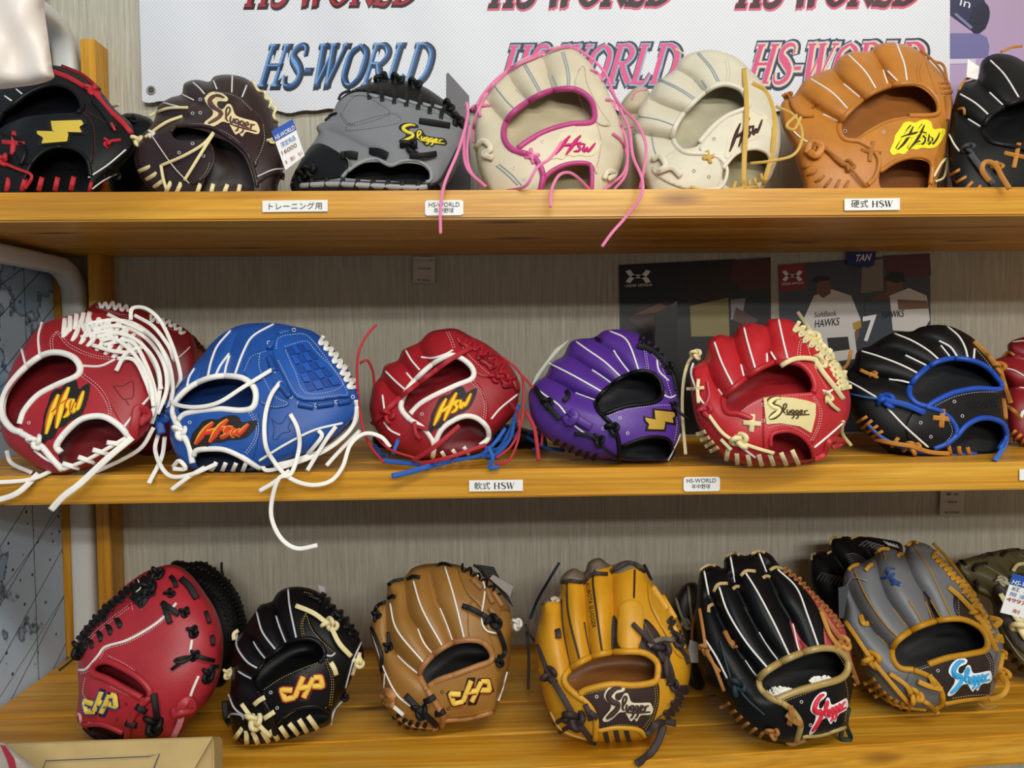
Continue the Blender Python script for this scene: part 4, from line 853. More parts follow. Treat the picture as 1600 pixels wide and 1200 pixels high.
def t4():
    cr = leather('#cdc3a8', .45, .07); mg = leather('#b5427f', .4, .08); pk = lacem('#dd7ba5')
    g = G('cream glove with thick pink binding and long pink laces hanging over the shelf', (680, 40), .3, 't',
      [(200,560),(205,470),(215,400),(265,358),(300,298),(380,238),(425,188),(500,153),(558,160),(592,118),(650,106),(720,120),(780,165),(840,240),(890,320),(930,420),(962,500),(985,600),(978,690),(945,790),(905,860),(860,920),(600,930),(400,925),(300,890),(240,790),(212,680)], cr, cr,
      gd=.027, gro=[[(560,168),(585,250),(612,335)],[(375,248),(415,315),(490,400)],[(258,372),(310,445),(375,510)]],
      holes=[([(362,565),(370,500),(420,450),(500,392),(580,352),(660,332),(740,337),(800,380),(825,432),(818,490),(780,508),(680,520),(560,556),(480,598),(430,640),(385,622)], leather('#b4a888',.5), .004, .05), ([(565,800),(640,745),(720,722),(800,727),(815,765),(812,870),(700,915),(575,905)], leather('#a89c7c',.5), .006, .045)],
      regs=[('strap', [(430,645),(560,560),(700,518),(835,500),(858,600),(845,770),(812,725),(720,716),(640,738),(570,788),(520,700)], leather('#d4cab0',.42,.06), .0015), ('thumb_patch', [(730,330),(735,260),(775,208),(795,300),(850,420),(915,512),(870,522),(790,470)], cr, .0015)],
      seeds=[(300,700,'heel'), (930,600,'thumb_stall')], pm=GREYP, pw=2.4,
      pipes=[[(660,140),(686,240),(690,325)],[(672,140),(698,240),(700,325)],[(455,195),(510,290),(550,362)],[(465,190),(520,285),(560,357)],[(310,315),(370,390),(428,448)],[(590,255),(606,332)],[(612,260),(640,327)],[(420,335),(485,402)],[(320,730),(380,780),(430,830)],[(335,722),(400,775),(450,830)]],
      binds=[([(475,668),(400,645),(360,590),(362,520),(400,460),(480,397),(580,347),(680,329),(750,340),(805,382),(828,440),(815,503),(700,515),(580,550),(490,598),(432,640)], mg, 9.5), ([(540,880),(575,790),(640,740),(720,717),(800,722),(816,765),(814,860)], mg, 7.5), ([(475,668),(520,692),(555,750),(560,800),(540,890)], mg, 9)],
      st=[[(742,240),(775,212),(790,300),(850,420),(908,508)],[(735,330),(790,465),(870,518),(910,512)],[(840,505),(865,600),(850,700),(822,770)]], stm=plain('#b0305e', .5),
      eye=[(557,603),(408,742),(700,655),(462,800)], lm=pk,
      laces=[[(235,470,4),(225,400,6),(300,298,8),(420,205,10),(560,140,12),(700,112,12),(800,160,10),(880,240,8),(920,330,6),(960,430,5)],[(200,610,4),(205,500,6),(260,370,8),(330,280,9),(440,200,10),(560,150,12)],[(195,420,4),(245,415,6),(290,415,4)],
             [(905,325,'Y',.04),(975,430,'Y',.05),(1050,510,'Y',.06),(1097,620,'Y',.05),(1085,760,'Y',.04),(1065,850,'Y',.05)],[(960,430,'Y',.03),(1010,540,'Y',.02),(1030,680,'Y',.0),(1078,800,'Y',-.02),(1070,890,'Y',-.03),(990,1000,'Y',-.03),(920,1080,'Y',-.035),(868,1152,'Y',-.035)],
             [(165,400,'Y',.06),(168,480,'Y',.05),(120,650,'Y',.0),(50,820,'Y',-.02),(28,950,'Y',-.025),(28,1085,'Y',-.025)],[(170,440,'Y',.06),(150,600,'Y',.06),(165,740,'Y',.05),(265,840,'Y',.03)],[(180,520,'Y',.06),(165,650,'Y',.06),(185,760,'Y',.05),(260,845,'Y',.04)],
             [(600,945,'Y',-.028),(605,860,'Y',-.02),(640,785,'Y',-.01),(690,765,'Y',.0),(740,790,'Y',.01),(805,855,'Y',.03)],[(375,860,'Y',.0),(470,835,'Y',-.01),(530,740,'Y',-.015),(600,690,'Y',-.01),(660,605,'Y',.0)],
             [(810,230,4),(850,250,6),(870,290,4)],[(890,385,4),(930,395,6),(940,440,4)],[(925,560,4),(970,600,6),(1000,680,5),(990,780,5),(930,855,3)],[(960,500,4),(1000,620,6),(985,760,6),(880,855,3)]],
      whips=[([(300,870),(400,905),(520,915)],4,pk,16,5,15)], knots=[(208,430,14,pk)])
    cross(g, 505, 680, pk, 40, 6, 80)
    g.tube('knot_tab', [(210,640,4),(250,600,7),(290,640,6),(250,670,6),(300,690,4)], leather('#d8d0b8',.5), 9, 5, flat=True); g.tube('knot_tab', [(880,800,3),(900,760,6),(940,770,5),(900,800,5)], leather('#d8d0b8',.5), 8, 5, flat=True)
    logo_hsw(g, (735,628), (195,15), (25,-105), plain('#c4166c',.5), plain('#d9cfae',.7), w=5)
def t5():
    cr = leather('#cfc8b2', .45, .07); ta = lacem('#c8a24e')
    g = G('plain off-white glove with tan laces and a dark brown logo patch', (680, 40), .3, 't',
      [(1030,560),(1050,480),(1062,435),(1110,368),(1160,290),(1240,235),(1275,178),(1340,140),(1440,125),(1520,145),(1575,170),(1647,237),(1717,317),(1767,427),(1797,547),(1790,667),(1750,780),(1680,880),(1600,930),(1300,932),(1150,905),(1085,800),(1050,700)], cr, cr,
      gd=.027, gro=[[(1258,232),(1330,270),(1400,345)],[(1108,380),(1200,420),(1310,460)],[(1035,560),(1130,575),(1245,592)]],
      holes=[([(1245,565),(1260,500),(1320,430),(1400,352),(1490,310),(1560,318),(1605,355),(1625,405),(1610,430),(1527,467),(1450,522),(1395,590),(1360,630),(1290,640),(1255,615)], leather('#a9a288',.5), .004, .05), ([(1500,745),(1567,672),(1660,645),(1727,667),(1747,727),(1712,800),(1600,850),(1510,830)], leather('#9a8f70',.5), .006, .045)],
      regs=[('strap', [(1400,600),(1527,470),(1630,430),(1735,470),(1770,560),(1740,690),(1727,665),(1660,640),(1567,667),(1500,740),(1470,690),(1380,650)], leather('#d6d0bc',.42,.06), .0015), ('heel_flap', [(1250,650),(1330,665),(1420,670),(1490,700),(1518,760),(1490,840),(1420,858),(1300,850),(1180,800),(1130,740)], cr, .002)],
      seeds=[(1150,700,'heel'), (1720,400,'thumb_stall')], pm=GREYP, pw=2.4,
      pipes=[[(1160,282),(1260,330),(1345,385)],[(1163,275),(1264,322),(1352,377)],[(1060,472),(1160,490),(1250,522)],[(1365,145),(1430,220),(1468,290)],[(1375,142),(1442,220),(1480,290)],[(1350,285),(1388,335)],[(1390,285),(1418,325)],[(1125,560),(1140,640),(1160,690)]],
      binds=[([(1400,668),(1300,660),(1245,610),(1245,540),(1300,450),(1400,352),(1490,307),(1580,325),(1620,375),(1627,425),(1520,472),(1440,535),(1375,610)], leather('#d9d3c0',.42,.05), 8.5), ([(1400,668),(1480,690),(1520,755),(1490,840),(1410,858)], leather('#d9d3c0',.42,.05), 6), ([(1498,745),(1567,668),(1660,640),(1730,665),(1750,727)], leather('#d9d3c0',.42,.05), 6)],
      st=[[(1510,175),(1520,240),(1515,290)],[(1525,175),(1535,240),(1530,290)],[(1480,700),(1500,760),(1470,835)],[(1650,440),(1740,500),(1755,600)]], stm=plain('#b8ae92', .5), eye=[(1452,590),(1525,662),(1347,757),(1425,788)], eyem=plain('#8a8470',.4), lm=ta,
      laces=[([(1608,225,4),(1618,340,8),(1622,470,8),(1612,640,8),(1606,780,5),(1606,850,3)],ta,8),([(1652,300,4),(1725,350,5),(1765,480,5),(1755,660,5),(1715,810,4)],ta,8),[(1775,420,'Y',.05),(1870,470,'Y',.04),(1912,570,'Y',.03),(1870,670,'Y',.02),(1750,705,'Y',.02),(1640,718,'Y',.03)],[(1885,465,'Y',.04),(1830,520,'Y',.03),(1870,540,'Y',.03),(1905,475,'Y',.04)],[(1330,840,3),(1420,862,4),(1560,850,4),(1680,840,3)],([(1250,120,4),(1300,150,5)],CREAM,3)],
      whips=[([(1540,840),(1640,835),(1720,790)],5,ta,18,5,15)], knots=[])
    cross(g, 1425, 685, ta, 34, 6, 75)
    g.tube('knot_tab', [(1130,700,4),(1170,680,8),(1200,730,7),(1160,760,6),(1230,740,5),(1280,785,3)], leather('#d6d0bc',.5), 9, 5, flat=True)
    logo_hsw(g, (1622,555), (165,-75), (10,-130), plain('#3a1f22',.5), plain('#d9d0b4',.7), w=4.8)
def t6():
    og = leather('#b5742a', .4, .12); lac = lacem('#a5692c')
    g = G('orange tan glove with white finger piping and a bright yellow logo patch', (1120, 0), .3, 't',
      [(330,570),(350,520),(400,500),(440,440),(475,405),(560,368),(605,352),(640,300),(700,270),(795,266),(830,235),(900,222),(990,235),(1060,270),(1120,330),(1180,400),(1220,480),(1232,560),(1212,640),(1205,740),(1190,830),(1150,930),(1100,1065),(700,1095),(500,1070),(430,900),(390,760),(340,660)], og, og,
      gd=.027, gro=[[(808,262),(860,350),(905,442)],[(606,360),(660,430),(755,515)],[(445,505),(540,580),(645,645)]],
      holes=[([(642,665),(660,602),(740,532),(850,472),(950,442),(1050,452),(1120,502),(1150,560),(1130,592),(1050,600),(900,622),(800,670),(722,720),(662,712)], leather('#8a5322',.45), .004, .055), ([(848,905),(930,852),(1010,830),(1090,840),(1112,880),(1095,980),(1000,1010),(870,1000)], leather('#6a3c18',.5), .006, .05)],
      regs=[('strap', [(722,722),(800,674),(900,626),(1050,604),(1165,590),(1180,700),(1135,860),(1085,822),(1010,816),(930,840),(852,892),(830,800),(780,750)], leather('#b9782c',.38,.1), .0015)],
      seeds=[(550,800,'heel'), (1190,600,'thumb_stall')], pw=3.2,
      pipes=[[(685,285),(770,370),(828,460)],[(935,225),(975,330),(990,420)],[(488,410),(600,482),(680,565)],[(660,437),(745,507)],[(865,365),(888,435)],[(890,370),(940,422)],[(552,595),(630,630)],[(395,680),(440,720),(490,750)],[(560,780),(640,840),(700,900)]],
      binds=[([(800,770),(740,738),(670,728),(640,690),(645,640),(700,570),(800,490),(900,450),(1000,436),(1080,450),(1140,510),(1157,570),(1130,600),(1000,605)], og, 9), ([(740,738),(810,780),(845,840),(825,920),(785,965)], og, 8), ([(848,895),(930,842),(1010,818),(1085,822),(1120,860),(1112,960)], og, 7.5)],
      st=[[(735,725),(810,680),(900,635),(1000,612)],[(1050,330),(1040,380),(1050,430)],[(1065,330),(1055,380),(1065,430)],[(1160,620),(1175,700),(1135,840)],[(1090,330),(1120,420),(1150,500)]], stm=plain('#6a4520', .5),
      eye=[(869,687),(910,783),(668,682)], lm=lac,
      laces=[[(340,500,4),(370,490,6),(400,560,6),(440,600,5),(505,605,3)],[(500,560,4),(530,530,5)],[(560,770,5),(640,830,6),(700,880,6),(760,950,5),(785,975,3)],([(565,770,4),(650,850,5),(690,860,5)],lac,6),[(1060,260,4),(1130,320,6),(1190,400,6),(1225,480,5)],[(1130,320,5),(1180,340,6),(1200,420,5)],([(1195,500,5),(1205,560,6),(1200,625,4)],lac,9),([(1130,920,4),(1170,850,7),(1200,830,5),(1185,920,6),(1140,945,4)],CREAM,4)],
      whips=[([(450,850),(510,910),(580,955),(700,972)],6,lac,18,5,15),([(1175,420),(1200,500)],3,lac,16,6,10)], knots=[(690,865,22,lac),(515,770,20,lac),(375,500,18,lac)])
    cross(g, 803, 790, lac, 52, 7, 10)
    g.tube('knot_tab', [(470,800,4),(490,745,8),(545,760,9),(520,810,8),(480,790,8)], leather('#b8762c',.45), 12, 6, flat=True)
    f = plain('#e9e02a',.5); logo_hsw(g, (1052,716), (205,0), (25,-125), f, f, w=5, outline_mat=plain('#3a2a0c',.6), border=f, sw=2.5)
def t7():
    bk = leather('#0e0f10', .48); 
    g = G('black glove with tan laces and white finger piping beside the orange glove', (1120, 0), .3, 't',
      [(1205,760),(1215,640),(1240,520),(1275,440),(1358,402),(1380,320),(1450,280),(1540,290),(1620,330),(1750,380),(1850,500),(1880,700),(1850,900),(1750,1065),(1400,1080),(1260,1035),(1215,900)], bk, BLK,
      gro=[[(1352,402),(1420,480),(1505,560)],[(1235,565),(1310,620),(1395,675)]],
      holes=[([(1395,700),(1395,650),(1430,602),(1500,560),(1600,522),(1720,502),(1800,560),(1780,640),(1650,680),(1560,765),(1440,742)], BLK, .004, .05)],
      seeds=[(1300,850,'heel')], pw=3.2, pipes=[[(1425,315),(1500,392),(1572,507)],[(1268,490),(1350,540),(1430,612)],[(1420,482),(1498,556)],[(1308,620),(1385,667)],[(1210,700),(1235,750),(1265,790)]],
      binds=[([(1640,800),(1570,770),(1440,745),(1393,700),(1395,645),(1430,597),(1500,555),(1600,517),(1720,497)], BLK, 9)], lm=TAN,
      laces=[([(1420,945,'Y',.0),(1382,890,'Y',.0),(1395,845,'Y',.0),(1445,855,'Y',-.005),(1490,930,'Y',-.01),(1525,985,'Y',-.015)],TAN,7),[(1255,570,3),(1285,565,6),(1290,600,3)],([(1320,800,4),(1380,880,6),(1440,960,3)],lacem('#4a4d50'),9),[(1330,400,3),(1290,420,6),(1260,470,3)],[(1480,270,'Y',.2),(1540,245,'Y',.2),(1590,240,'Y',.2)]],
      whips=[([(1225,880),(1300,960),(1380,1000)],4,TAN,18,5,15)], knots=[(1460,870,22,TAN),(1310,775,24,lacem('#3a3c40'))])
    cross(g, 1560, 810, TAN, 66, 7, 12)

def t_back():
    G('black glove mostly hidden between the black red laced glove and the dark brown glove', (0, 0), .3, 't', [(570,700),(610,620),(660,590),(740,600),(800,640),(830,800),(800,1010),(600,1020),(560,860)], BLK, BLK, T=.04, yb=.27, TB=.03, lean=.15, default='back_panel', laces=[[(590,555,'Y',.26),(620,545,'Y',.25)]], knots=[(690,620,20,BLACE)])
    cr = leather('#b8ac90', .5)
    G('cream glove with pink edging peeking out between the two cream gloves', (680, 40), .3, 't', [(950,600),(960,430),(1010,350),(1060,318),(1110,335),(1135,450),(1120,700),(1060,920),(980,920)], cr, cr, T=.04, yb=.27, TB=.03, lean=.15, pm=PINK, pipes=[[(1025,385),(1050,345),(1100,335)],[(980,540),(1030,530),(1100,545)]], gro=[[(950,470),(1040,460),(1140,480)]])
# ---- middle shelf
def m1b():
    rd = leather('#84191f', .45)
    g = G('dark red glove with white edge lacing half hidden behind another red glove', (0, 440), .3, 'm',
      [(440,170),(470,130),(530,105),(680,130),(800,172),(900,212),(970,250),(1010,300),(1030,420),(1010,600),(960,760),(880,880),(740,900),(600,800),(500,600),(440,350)], rd, rd, T=.05, yb=.22, TB=.03, lean=.25,
      lm=WLACE, zigs=[([(515,120),(600,128),(690,148)],10,WLACE,5,5), ([(780,186),(900,228),(960,270)],12,WLACE,5,5)], st=[[(500,128),(600,160),(680,180)],[(505,136),(600,168),(670,190)],[(820,215),(880,245),(920,260)]], default='back_panel', pipes=[[(900,420),(960,370),(990,340)]])
    g2 = G('orange brown glove edge peeking out behind the dark red glove', (0, 440), .3, 'm', [(930,280),(1000,275),(1050,330),(1085,375),(1090,480),(1060,640),(1000,800),(930,820),(900,600),(910,400)], leather('#8a3d1e', .45), T=.03, yb=.315, TB=.03, lean=.1, default='back_panel', lm=lacem('#5a2412'), zigs=[([(1000,288),(1045,338),(1080,385)],10,lacem('#4a1a12'),3,4)])
def m1():
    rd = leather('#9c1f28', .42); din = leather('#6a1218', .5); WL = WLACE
    g = G('dark red glove with white binding and a heap of loose white laces', (0, 440), .3, 'm',
      [(5,700),(15,580),(65,440),(120,345),(200,240),(300,192),(430,165),(540,165),(640,200),(730,280),(790,370),(820,460),(815,560),(800,640),(795,730),(755,800),(640,880),(520,950),(400,990),(300,1005),(220,985),(120,920),(40,850),(10,790)], rd, rd, T=.068, lean=.5,
      gro=[[(110,350),(125,420),(150,450)],[(200,240),(200,310),(215,385)]], gd=.008,
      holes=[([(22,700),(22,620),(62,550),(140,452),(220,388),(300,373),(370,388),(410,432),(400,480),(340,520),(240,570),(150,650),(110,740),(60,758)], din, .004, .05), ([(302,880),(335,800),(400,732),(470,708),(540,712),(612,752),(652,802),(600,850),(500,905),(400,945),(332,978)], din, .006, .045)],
      regs=[('strap', [(112,745),(150,655),(240,575),(405,488),(520,560),(590,660),(668,805),(610,745),(540,705),(470,700),(400,725),(330,792),(295,862),(200,832)], leather('#a3212b',.42), .0015)],
      seeds=[(150,880,'heel'), (700,560,'thumb_stall')], pw=4,
      pipes=[[(218,212),(200,290),(206,380)],[(112,350),(135,440)],[(640,765),(700,690),(780,600)],[(420,438),(520,440),(600,405)],[(180,880),(240,925),(310,955)]],
      binds=[([(115,787),(60,765),(15,700),(18,610),(58,530),(140,440),(230,380),(310,370),(382,395),(417,445),(400,492),(300,537),(200,592),(130,672),(105,742)], WL, 9.5), ([(112,790),(200,840),(270,920),(325,980)], WL, 9), ([(318,890),(295,855),(338,790),(410,725),(480,702),(550,707),(620,750),(672,808)], WL, 9), ([(330,978),(450,930),(560,870),(665,808)], WL, 6)],
      st=[[(420,470),(520,550),(572,640),(578,700)],[(408,480),(508,560),(560,650),(566,705)],[(290,262),(262,300),(265,360)],[(298,262),(275,300),(278,360)],[(292,262),(360,340),(480,392),(600,407)],[(300,256),(370,330),(490,382),(600,395)]],
      eye=[(150,735),(235,800)], lm=WL, lw=6,
      laces=[[(480,250,4),(620,232,10),(760,295,10),(850,420,'Y',.05),(868,560,'Y',.04),(820,690,'Y',.03)],[(500,290,4),(640,270,10),(770,360,12),(830,480,'Y',.04),(825,620,'Y',.03),(790,740,'Y',.03)],[(540,330,4),(680,310,10),(760,430,10),(810,590,'Y',.03),(790,700,'Y',.02)],[(700,175,'Y',.13),(800,235,'Y',.11),(880,340,'Y',.10),(905,410,'Y',.10)],[(680,200,'Y',.12),(690,140,'Y',.13),(760,140,'Y',.13),(835,205,'Y',.12),(900,340,'Y',.1),(940,490,'Y',.09),(920,560,'Y',.09)],[(745,340,8),(660,370,8),(605,465,5)],
             [(420,290,4),(560,260,9),(720,310,12),(810,440,10),(840,560,'Y',.03)],[(450,220,4),(600,200,9),(720,230,10),(830,330,'Y',.07),(880,480,'Y',.06),(850,640,'Y',.05)],[(560,170,4),(640,210,9),(780,280,10),(870,400,'Y',.07),(900,560,'Y',.06),(870,680,'Y',.05)],[(520,310,5),(600,300,9),(700,380,9),(780,520,'Y',.03),(800,650,'Y',.02)],[(610,400,6),(700,410,9),(760,520,9),(800,640,4)],[(480,330,5),(580,360,9),(660,370,8)],
             ([(690,812,'Y',.0),(560,920,'Y',-.02),(420,1050,'Y',-.03),(330,1120,'Y',-.035),(265,1190,'Y',-.035)],WL,9),[(800,760,'Y',.03),(740,860,'Y',.03),(640,925,'Y',.03),(500,990,'Y',.03)],[(270,985,'Y',.0),(160,1030,'Y',-.01),(0,1045,'Y',-.015),(-80,1040,'Y',-.02)],([(200,1000,'Y',.0),(100,1095,'Y',-.02),(0,1135,'Y',-.02),(-70,1140,'Y',-.02)],WL,8),[(35,880,'Y',.06),(60,945,'Y',.06),(165,995,'Y',.05)]],
      whips=[([(330,975),(450,930),(560,870),(640,820)],4,WL,28,7,-50), ([(320,240),(400,205),(480,185)],5,WL,26,7,30), ([(330,250),(430,285),(560,340),(680,395)],8,WL,26,7,10)], zigs=[([(420,230),(520,215),(600,230),(680,300)],12,WL,9,6), ([(460,270),(560,270),(640,310),(700,380)],12,WL,9,6)], knots=[(190,835,26,WL,30)])
    g.tube('knot_tab', [(690,830,3),(705,720,7),(720,660,9),(770,690,7),(720,740,6)], leather('#a3212b',.45), 13, 4, flat=True)
    g.stroke('embossed_mark', [g.px([(590,545),(640,542),(690,520),(692,600),(655,612),(672,645)]), g.px([(592,548),(640,610),(655,612)])], leather('#6d121a',.5), 1.6, .0003, .8)
    logo_hsw(g, (342,657), (190,-95), (15,-190), plain('#efc81e',.5), plain('#151210',.6), w=6.5, outline_mat=plain('#c2571c',.6))
def m2():
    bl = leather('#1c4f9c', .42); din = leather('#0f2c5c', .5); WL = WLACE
    g = G('bright blue glove with white laces and a woven basket web', (220, 470), .25, 'm',
      [(180,780),(190,640),(230,540),(310,430),(380,345),(440,268),(520,200),(620,152),(740,138),(850,140),(960,160),(1060,185),(1130,230),(1210,310),(1290,420),(1340,520),(1368,600),(1345,720),(1270,810),(1150,905),(950,1000),(750,1062),(560,1065),(330,1055),(250,1005),(192,900)], bl, bl, T=.068, lean=.5,
      gro=[[(610,155),(560,320),(530,475)],[(420,290),(385,400),(355,515)]], gd=.012,
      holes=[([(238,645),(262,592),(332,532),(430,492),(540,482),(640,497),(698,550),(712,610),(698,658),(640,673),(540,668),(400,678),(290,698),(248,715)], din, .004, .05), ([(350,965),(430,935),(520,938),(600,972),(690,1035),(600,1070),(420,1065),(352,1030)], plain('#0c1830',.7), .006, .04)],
      regs=[('strap', [(248,735),(400,692),(640,690),(712,665),(748,780),(732,870),(690,1010),(600,955),(520,926),(430,922),(335,945),(295,850)], bl, .0015), ('web', [(828,300),(850,218),(960,192),(1045,200),(1135,300),(1225,430),(1315,585),(1240,605),(1050,625),(955,592),(895,480),(838,370)], leather('#1d52a4',.42), .004), ('thumb_patch', [(640,440),(690,345),(790,305),(800,400),(850,560),(930,645),(830,672),(738,632),(720,540)], bl, .001)],
      seeds=[(240,900,'heel'), (860,800,'thumb_stall')], pw=4,
      pipes=[[(830,146),(700,222),(640,322),(590,455)],[(560,188),(480,282),(440,380),(420,470)],[(552,330),(500,400),(470,460)],[(556,345),(536,400),(525,455)],[(335,425),(302,480),(290,535)],[(740,1000),(900,900),(1080,810),(1260,765)]],
      binds=[([(250,800),(205,720),(210,650),(260,580),(340,520),(440,480),(540,470),(640,485),(706,540),(720,610),(696,670),(620,686),(500,677),(380,687),(280,707),(240,742)], WL, 9), ([(205,720),(240,800),(300,900),(325,1015)], WL, 9), ([(332,968),(350,935),(430,926),(520,930),(610,965),(700,1020),(745,1045)], WL, 8)],
      st=[[(690,695),(735,780),(722,870),(658,965)],[(675,700),(720,782),(708,865),(645,960)],[(645,440),(690,350),(785,312)],[(742,330),(745,430),(830,590),(920,640),(832,664),(742,628)],[(845,300),(862,232),(960,208),(1038,216),(1120,305),(1210,435),(1290,575),(1235,590),(1052,608),(968,578),(910,475),(856,365)],[(900,285),(1030,252),(1090,310),(1265,520),(1040,578),(960,432),(900,300)]], eye=[(306,760)], lm=WL, lw=6,
      laces=[[(190,575,4),(205,640,7),(330,665,9),(480,638,9),(640,540,7),(820,430,4)],[(870,510,5),(810,600,8),(775,740,8),(780,900,8),(830,1000,'Y',-.02),(920,1100,'Y',-.03),(1050,1150,'Y',-.035),(1180,1130,'Y',-.03),(1260,1040,'Y',-.01),(1310,900,'Y',.01),(1400,830,'Y',.02),(1500,850,'Y',.02),(1560,915,'Y',.02)],[(935,708,3),(980,800,8),(990,920,8),(940,1080,'Y',-.03),(864,1108,'Y',-.035),(820,1244,'Y',-.035),(820,1368,'Y',-.035),(880,1488,'Y',-.035),(976,1548,'Y',-.035),(1104,1528,'Y',-.035)],
             [(1345,620,4),(1340,760,'Y',.04),(1200,900,'Y',.02),(1000,985,'Y',.0),(830,1030,'Y',-.01)],[(1350,660,4),(1320,790,'Y',.03),(1180,920,'Y',.01),(980,1010,'Y',-.005),(790,1060,'Y',-.01),(770,1000,'Y',-.01),(840,930,'Y',-.015)],[(1220,785,4),(1150,880,6),(1040,1062,'Y',.0)],[(1370,810,'Y',.05),(1260,920,'Y',.03),(1160,1030,'Y',.01)],[(1110,810,4),(1130,850,8),(1040,960,6),(980,1000,4)],
             [(110,830,'Y',.05),(90,930,'Y',.03),(130,1040,'Y',.0),(200,1100,'Y',-.015),(330,1080,'Y',-.02),(475,1018,'Y',-.015)],[(150,850,'Y',.05),(130,980,'Y',.02),(50,1140,'Y',-.02)],[(400,1040,'Y',-.005),(300,1100,'Y',-.02),(190,1182,'Y',-.025)],[(200,1040,'Y',.0),(240,1000,'Y',-.01),(280,1050,'Y',-.01),(200,1050,'Y',-.005)],[(930,1060,'Y',-.02),(840,1130,'Y',-.03),(740,1190,'Y',-.03)]],
      zigs=[([(1120,240),(1200,330),(1275,440),(1330,550)],16,WL,6,6)], whips=[([(420,1040),(560,1050),(680,1045)],4,WL,20,6,20)], knots=[(250,820,26,WL,50)])
    A = np.array([(908,288),(1030,256),(1255,522),(1048,570)], float)
    for i in range(5):
        for j in range(4):
            q = lambda a, b: (A[0]*(1-a)*(1-b) + A[1]*a*(1-b) + A[2]*a*b + A[3]*(1-a)*b)
            a0, a1, b0, b1 = j/4+.02, (j+1)/4-.02, i/5+.015, (i+1)/5-.015
            up = (i + j) % 2
            g.fill('weave_strip', [q(a0,b0), q(a1,b0), q(a1,b1), q(a0,b1)], leather('#1d50a6' if up else '#16408c', .42), .0035 if up else .0018)
    for L in ([(800,350),(835,440)],[(868,520),(930,600)],[(985,645),(1080,662)],[(1100,655),(1205,640)],[(1235,640),(1310,622)],[(860,205),(930,190)],[(800,300),(830,250)]): g.tube('lace_roll', [(L[0][0],L[0][1],3),(L[1][0],L[1][1],3)], bl, 8.5, 8.5, segs=10)
    for p in ((880,196),(957,182),(800,262),(835,438),(795,352),(870,512),(938,598),(990,640),(1095,655),(1222,632),(1325,600)): g.eyelet(p[0], p[1], WL, 2.6)
    g.tube('knot_tab', [(120,680,3),(150,640,8),(190,690,8),(150,740,7),(110,720,6),(130,830,3)], bl, 13, 4, flat=True)
    g.stroke('embossed_mark', [g.px([(815,735),(840,760),(880,765),(925,705),(940,745),(920,790),(935,815),(880,830),(850,865),(825,860),(835,800),(815,735)])], leather('#143a78',.5), 1.4, .0003, .8)
    logo_hsw(g, (515,818), (320,-35), (30,-135), plain('#d63c22',.5), plain('#201412',.6), w=6.5, outline_mat=plain('#e6a624',.6))
